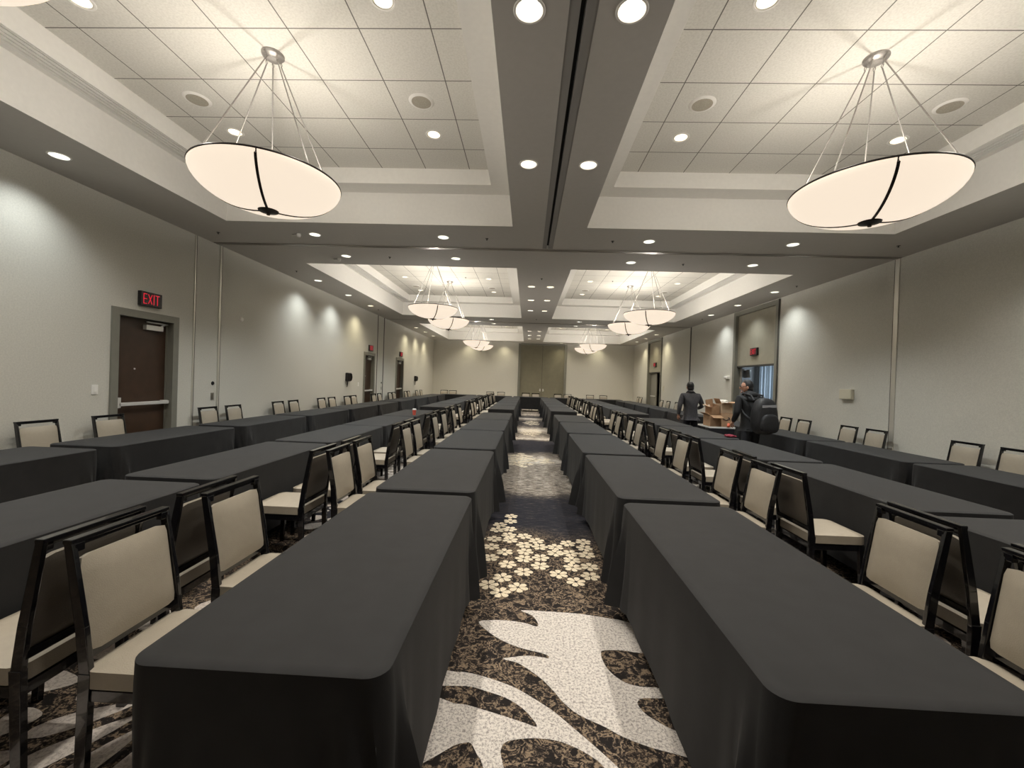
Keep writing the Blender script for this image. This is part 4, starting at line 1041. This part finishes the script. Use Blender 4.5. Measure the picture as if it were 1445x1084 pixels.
def person(name, loc, rz, hgt, pose, label, look):
    """local frame: faces +Y, +X is the person's right"""
    k = hgt / 1.75
    P = empty(name, loc, rz); P.scale = (k, k, k)
    g = pose
    hr = g.get('head_turn', 0.0); lean = g.get('lean', 0.0); nod = g.get('nod', 0.0); fat = g.get('fat', 1.0)
    hip = Vector((0, 0, .93)); waist = Vector((0, lean * .25, 1.10)); chest = Vector((0, lean * .7, 1.32)); neckb = Vector((0, lean * 1.0, 1.475)); headc = Vector((0, lean * 1.15 + .02 + nod, 1.64))
    shR = Vector((.185 * fat, lean * .85, 1.425)); shL = Vector((-.185 * fat, lean * .85, 1.425))
    eR, wR, eL, wL = [Vector(q) for q in (g['eR'], g['wR'], g['eL'], g['wL'])]
    kR, aR, kL, aL = [Vector(q) for q in (g['kR'], g['aR'], g['kL'], g['aL'])]
    hR, hL = Vector((.095, 0, .90)), Vector((-.095, 0, .90))
    nodes = [(hip, .13), (waist, .12 * fat), (chest, .135 * fat), (neckb, .065), (headc - Vector((0, .0, .10)), .052),
             (shR, .06), (eR, .043), (wR, .028), (shL, .06), (eL, .043), (wL, .028),
             (hR, .085), (kR, .055), (aR, .038), (aR + Vector((0, .14, -.055)), .03), (hL, .085), (kL, .055), (aL, .038), (aL + Vector((0, .14, -.055)), .03)]
    edges = [(0, 1), (1, 2), (2, 3), (3, 4), (2, 5), (5, 6), (6, 7), (2, 8), (8, 9), (9, 10), (0, 11), (11, 12), (12, 13), (13, 14), (0, 15), (15, 16), (16, 17), (17, 18)]
    body = skin_obj('body', nodes, edges, M['skin'], None)
    parts_ = [body]
    for wv, ev, side in ((wR, eR, 1), (wL, eL, -1)):
        d = (wv - ev).normalized(); pn = Vector((-side, .2, 0)) if abs(d.z) > .7 else Vector((0, 0, -1))
        pn = (pn - d * pn.dot(d)).normalized()
        for pts, ed in hand_nodes(wv, d, pn, side, g.get('curl', .35)):
            parts_.append(skin_obj('h', pts, ed, M['skin'], None, 1))
    # head with face
    Rt = Matrix.Rotation(hr, 3, 'Z')
    def hd(c):
        c = c.copy()
        if c.z < 0: c.x *= 1 - .30 * (-c.z) ** 1.5; c.y *= 1 - .16 * (-c.z) ** 1.5
        if c.y > 0 and -.55 < c.z < -.1: c.y += .03
        return c
    hm = ellip(headc, (.078, .098, .122), Rt, 28, hd)
    def fpt(x, y, z): return Vector(headc) + Rt @ Vector((x, y, z))
    bits = [hm, ellip(fpt(0, .104, -.022), (.013, .022, .026), Rt, 12), ellip(fpt(.080, -.005, -.01), (.012, .022, .034), Rt, 12), ellip(fpt(-.080, -.005, -.01), (.012, .022, .034), Rt, 12),
            ellip(fpt(0, .088, -.066), (.026, .012, .008), Rt, 12), ellip(fpt(0, .082, -.10), (.024, .018, .018), Rt, 12)]
    for me in bits:
        o = bpy.data.objects.new('b', me); COL.objects.link(o); me.materials.append(M['skin']); parts_.append(o)
    body = join_meshes(parts_, 'body'); body.parent = P
    for s in (-1, 1):
        eo = obj_from('eye', ellip(fpt(s * .031, .088, .008), (.012, .009, .008), Rt, 12), M['lid'], P)
        obj_from('pupil', ellip(fpt(s * .031, .0955, .008), (.005, .003, .005), Rt, 8), M['black'], eo)
    # hair cap
    def hc(c):
        c = c.copy()
        if c.y > 0.25 and c.z < .55: c *= .90
        if c.z < -.35: c *= .86
        return c
    def hc2(c):
        c = c.copy()
        if c.z < -.2: c.x *= .92
        return c
    hair = ellip(fpt(0, -.014, .020), (.088, .106, .122), Rt, 28, hc); ho = obj_from('hair', hair, M['hair'], P)
    obj_from('hair_nape', ellip(fpt(0, -.045, -.035), (.080, .072, .085), Rt, 24, hc2), M['hair'], ho)
    if look.get('glasses'):
        gl = MB()
        for s in (-1, 1):
            c = fpt(s * .033, .105, .008); pts = []
            for q in range(17):
                a = 2 * pi * q / 16; pts.append(c + Rt @ Vector((.024 * cos(a), 0, .018 * sin(a))))
            gl.tube(pts, .0028, 6); gl.tube([fpt(s * .057, .103, .012), fpt(s * .084, .0, .012)], .0028, 6)
        gl.tube([fpt(-.010, .108, .012), fpt(.010, .108, .012)], .0028, 6); gl.build('glasses', M['black'], P)
    # upper garment
    cl = look['top']
    tn = [(Vector((0, 0, .84)), .150 * fat), (Vector((0, lean * .1, .98)), .155 * fat), (Vector((0, lean * .4, 1.16)), .155 * fat), (chest, (.165 * fat, .145 * fat)), (neckb - Vector((0, .005, .02)), .092), (neckb + Vector((0, .004, .062)), .074),
          (shR + Vector((0, 0, -.005)), .076), (eR, .060), (wR - (wR - eR).normalized() * .03, .043), (shL + Vector((0, 0, -.005)), .076), (eL, .060), (wL - (wL - eL).normalized() * .03, .043)]
    te = [(0, 1), (1, 2), (2, 3), (3, 4), (4, 5), (3, 6), (6, 7), (7, 8), (3, 9), (9, 10), (10, 11)]
    skin_obj(look['top_name'], tn, te, cl, P, root=1)
    if look.get('hood'):
        obj_from('shoulder_yoke', ellip(Vector((0, lean * .62, 1.40)), (.205 * fat, .135, .09), None, 28), cl, P)
        obj_from('hood', ellip(neckb + Vector((0, -.075, .015)), (.125, .075, .065), None, 24), cl, P)
    obj_from('collar', ellip(neckb + Vector((0, -.005, .045)), (.083, .085, .052), None, 24), cl, P)
    # trousers
    pn_ = [(Vector((0, 0, .95)), .140), (Vector((0, -.01, .88)), .138), (hR + Vector((.005, 0, -.06)), .100), (kR, .074), (aR + Vector((0, 0, -.01)), .062), (hL + Vector((-.005, 0, -.06)), .100), (kL, .074), (aL + Vector((0, 0, -.01)), .062)]
    skin_obj('trousers', pn_, [(0, 1), (1, 2), (2, 3), (3, 4), (1, 5), (5, 6), (6, 7)], M['trouser'], P, root=1)
    for a in (aR, aL):
        sh = [(Vector((a.x, a.y - .05, .045)), .040), (Vector((a.x, a.y + .03, .045)), .045), (Vector((a.x, a.y + .12, .038)), .042), (Vector((a.x, a.y + .18, .032)), .032)]
        skin_obj('shoe', sh, [(0, 1), (1, 2), (2, 3)], M['shoe'], P, root=0)
    tag(P, label, 'person')
    return P
p1 = person('person', (4.00, 10.45, 0), R(4), 1.69,
            dict(lean=.05, fat=1.12, eR=(.315, .03, 1.16), wR=(.25, .24, 1.08), eL=(-.30, -.02, 1.14), wL=(-.29, .05, .90), kR=(.11, .02, .49), aR=(.12, -.02, .09), kL=(-.11, .02, .49), aL=(-.12, .0, .09), nod=.01, curl=.4),
            'person in a charcoal knit sweater and dark trousers, seen from behind', dict(top=M['sweater'], top_name='sweater'))
p2 = person('person', (4.20, 8.05, 0), R(11), 1.73,
            dict(lean=.09, fat=1.12, eR=(.28, .10, 1.14), wR=(.18, .33, 1.02), eL=(-.27, .04, 1.14), wL=(-.24, .20, .94), kR=(.11, .05, .49), aR=(.12, .02, .09), kL=(-.10, -.02, .49), aL=(-.11, -.08, .09), head_turn=R(60), nod=.03, curl=.55),
            'person in a black jacket and glasses carrying a large black backpack', dict(top=M['jacket'], top_name='jacket', glasses=True, hood=True))
# backpack worn by the second person
e = empty('backpack', (4.20, 8.05, 0), R(11)); 
def pk(c):
    c = c.copy()
    for i in range(3): c[i] = math.copysign(abs(c[i]) ** .62, c[i])
    if c.z > 0: c.x *= 1 - .18 * c.z; c.y *= 1 - .12 * c.z
    return c
obj_from('main_bag', ellip((.03, -.285, 1.10), (.225, .14, .33), None, 32, pk), M['pack'], e)
obj_from('front_pocket', ellip((.03, -.42, .98), (.18, .06, .17), None, 28, pk), M['pack'], e)
obj_from('side_pocket', ellip((.255, -.27, .96), (.04, .09, .14), None, 20, pk), M['pack'], e)
b = MB(); b.bar((-.11, -.405, 1.28), (.17, -.405, 1.29), .012, .045); b.build('reflective_strip', M['reflect'], e, bevel=.003)
for s in (-1, 1):
    b = MB(); pts = [(s * .12, -.15, 1.02), (s * .19, -.05, 1.12), (s * .165, .13, 1.30), (s * .14, .16, 1.40), (s * .13, .06, 1.50), (s * .12, -.12, 1.47), (s * .11, -.19, 1.38)]
    b.tube(pts, .018, 8); b.build('strap', M['pack'], e, smooth=True)
b = MB(); b.tube([(-.04, -.2, 1.43), (-.03, -.2, 1.475), (.05, -.2, 1.475), (.06, -.2, 1.43)], .009); b.build('grab_handle', M['pack'], e)
tag(e, 'large black backpack with a grey reflective strip, worn by the man', 'backpack')

# ------------------------------------------------------------------ lamps' own light
for job in LIGHT_JOBS:
    kind, loc, W, col = job[:4]
    if kind == 'spot':
        l = bpy.data.lights.new('downlight_beam', 'SPOT'); l.spot_size = R(118); l.spot_blend = 1.0; l.shadow_soft_size = .05
        if job[5] in ('aisle', 'coffer'): l.spot_size = R(110)
    elif kind == 'point':
        l = bpy.data.lights.new('bowl_lamp', 'POINT'); l.shadow_soft_size = .07
    else:
        l = bpy.data.lights.new('corridor_side_light', 'AREA'); l.size = job[5]
    l.energy = W; l.color = col
    o = bpy.data.objects.new(l.name, l); COL.objects.link(o)
    if kind == 'area': o.location = loc; o.rotation_euler = job[4]
    else:
        o.parent = job[4]; o.location = Vector(loc) - Vector(job[4].location)
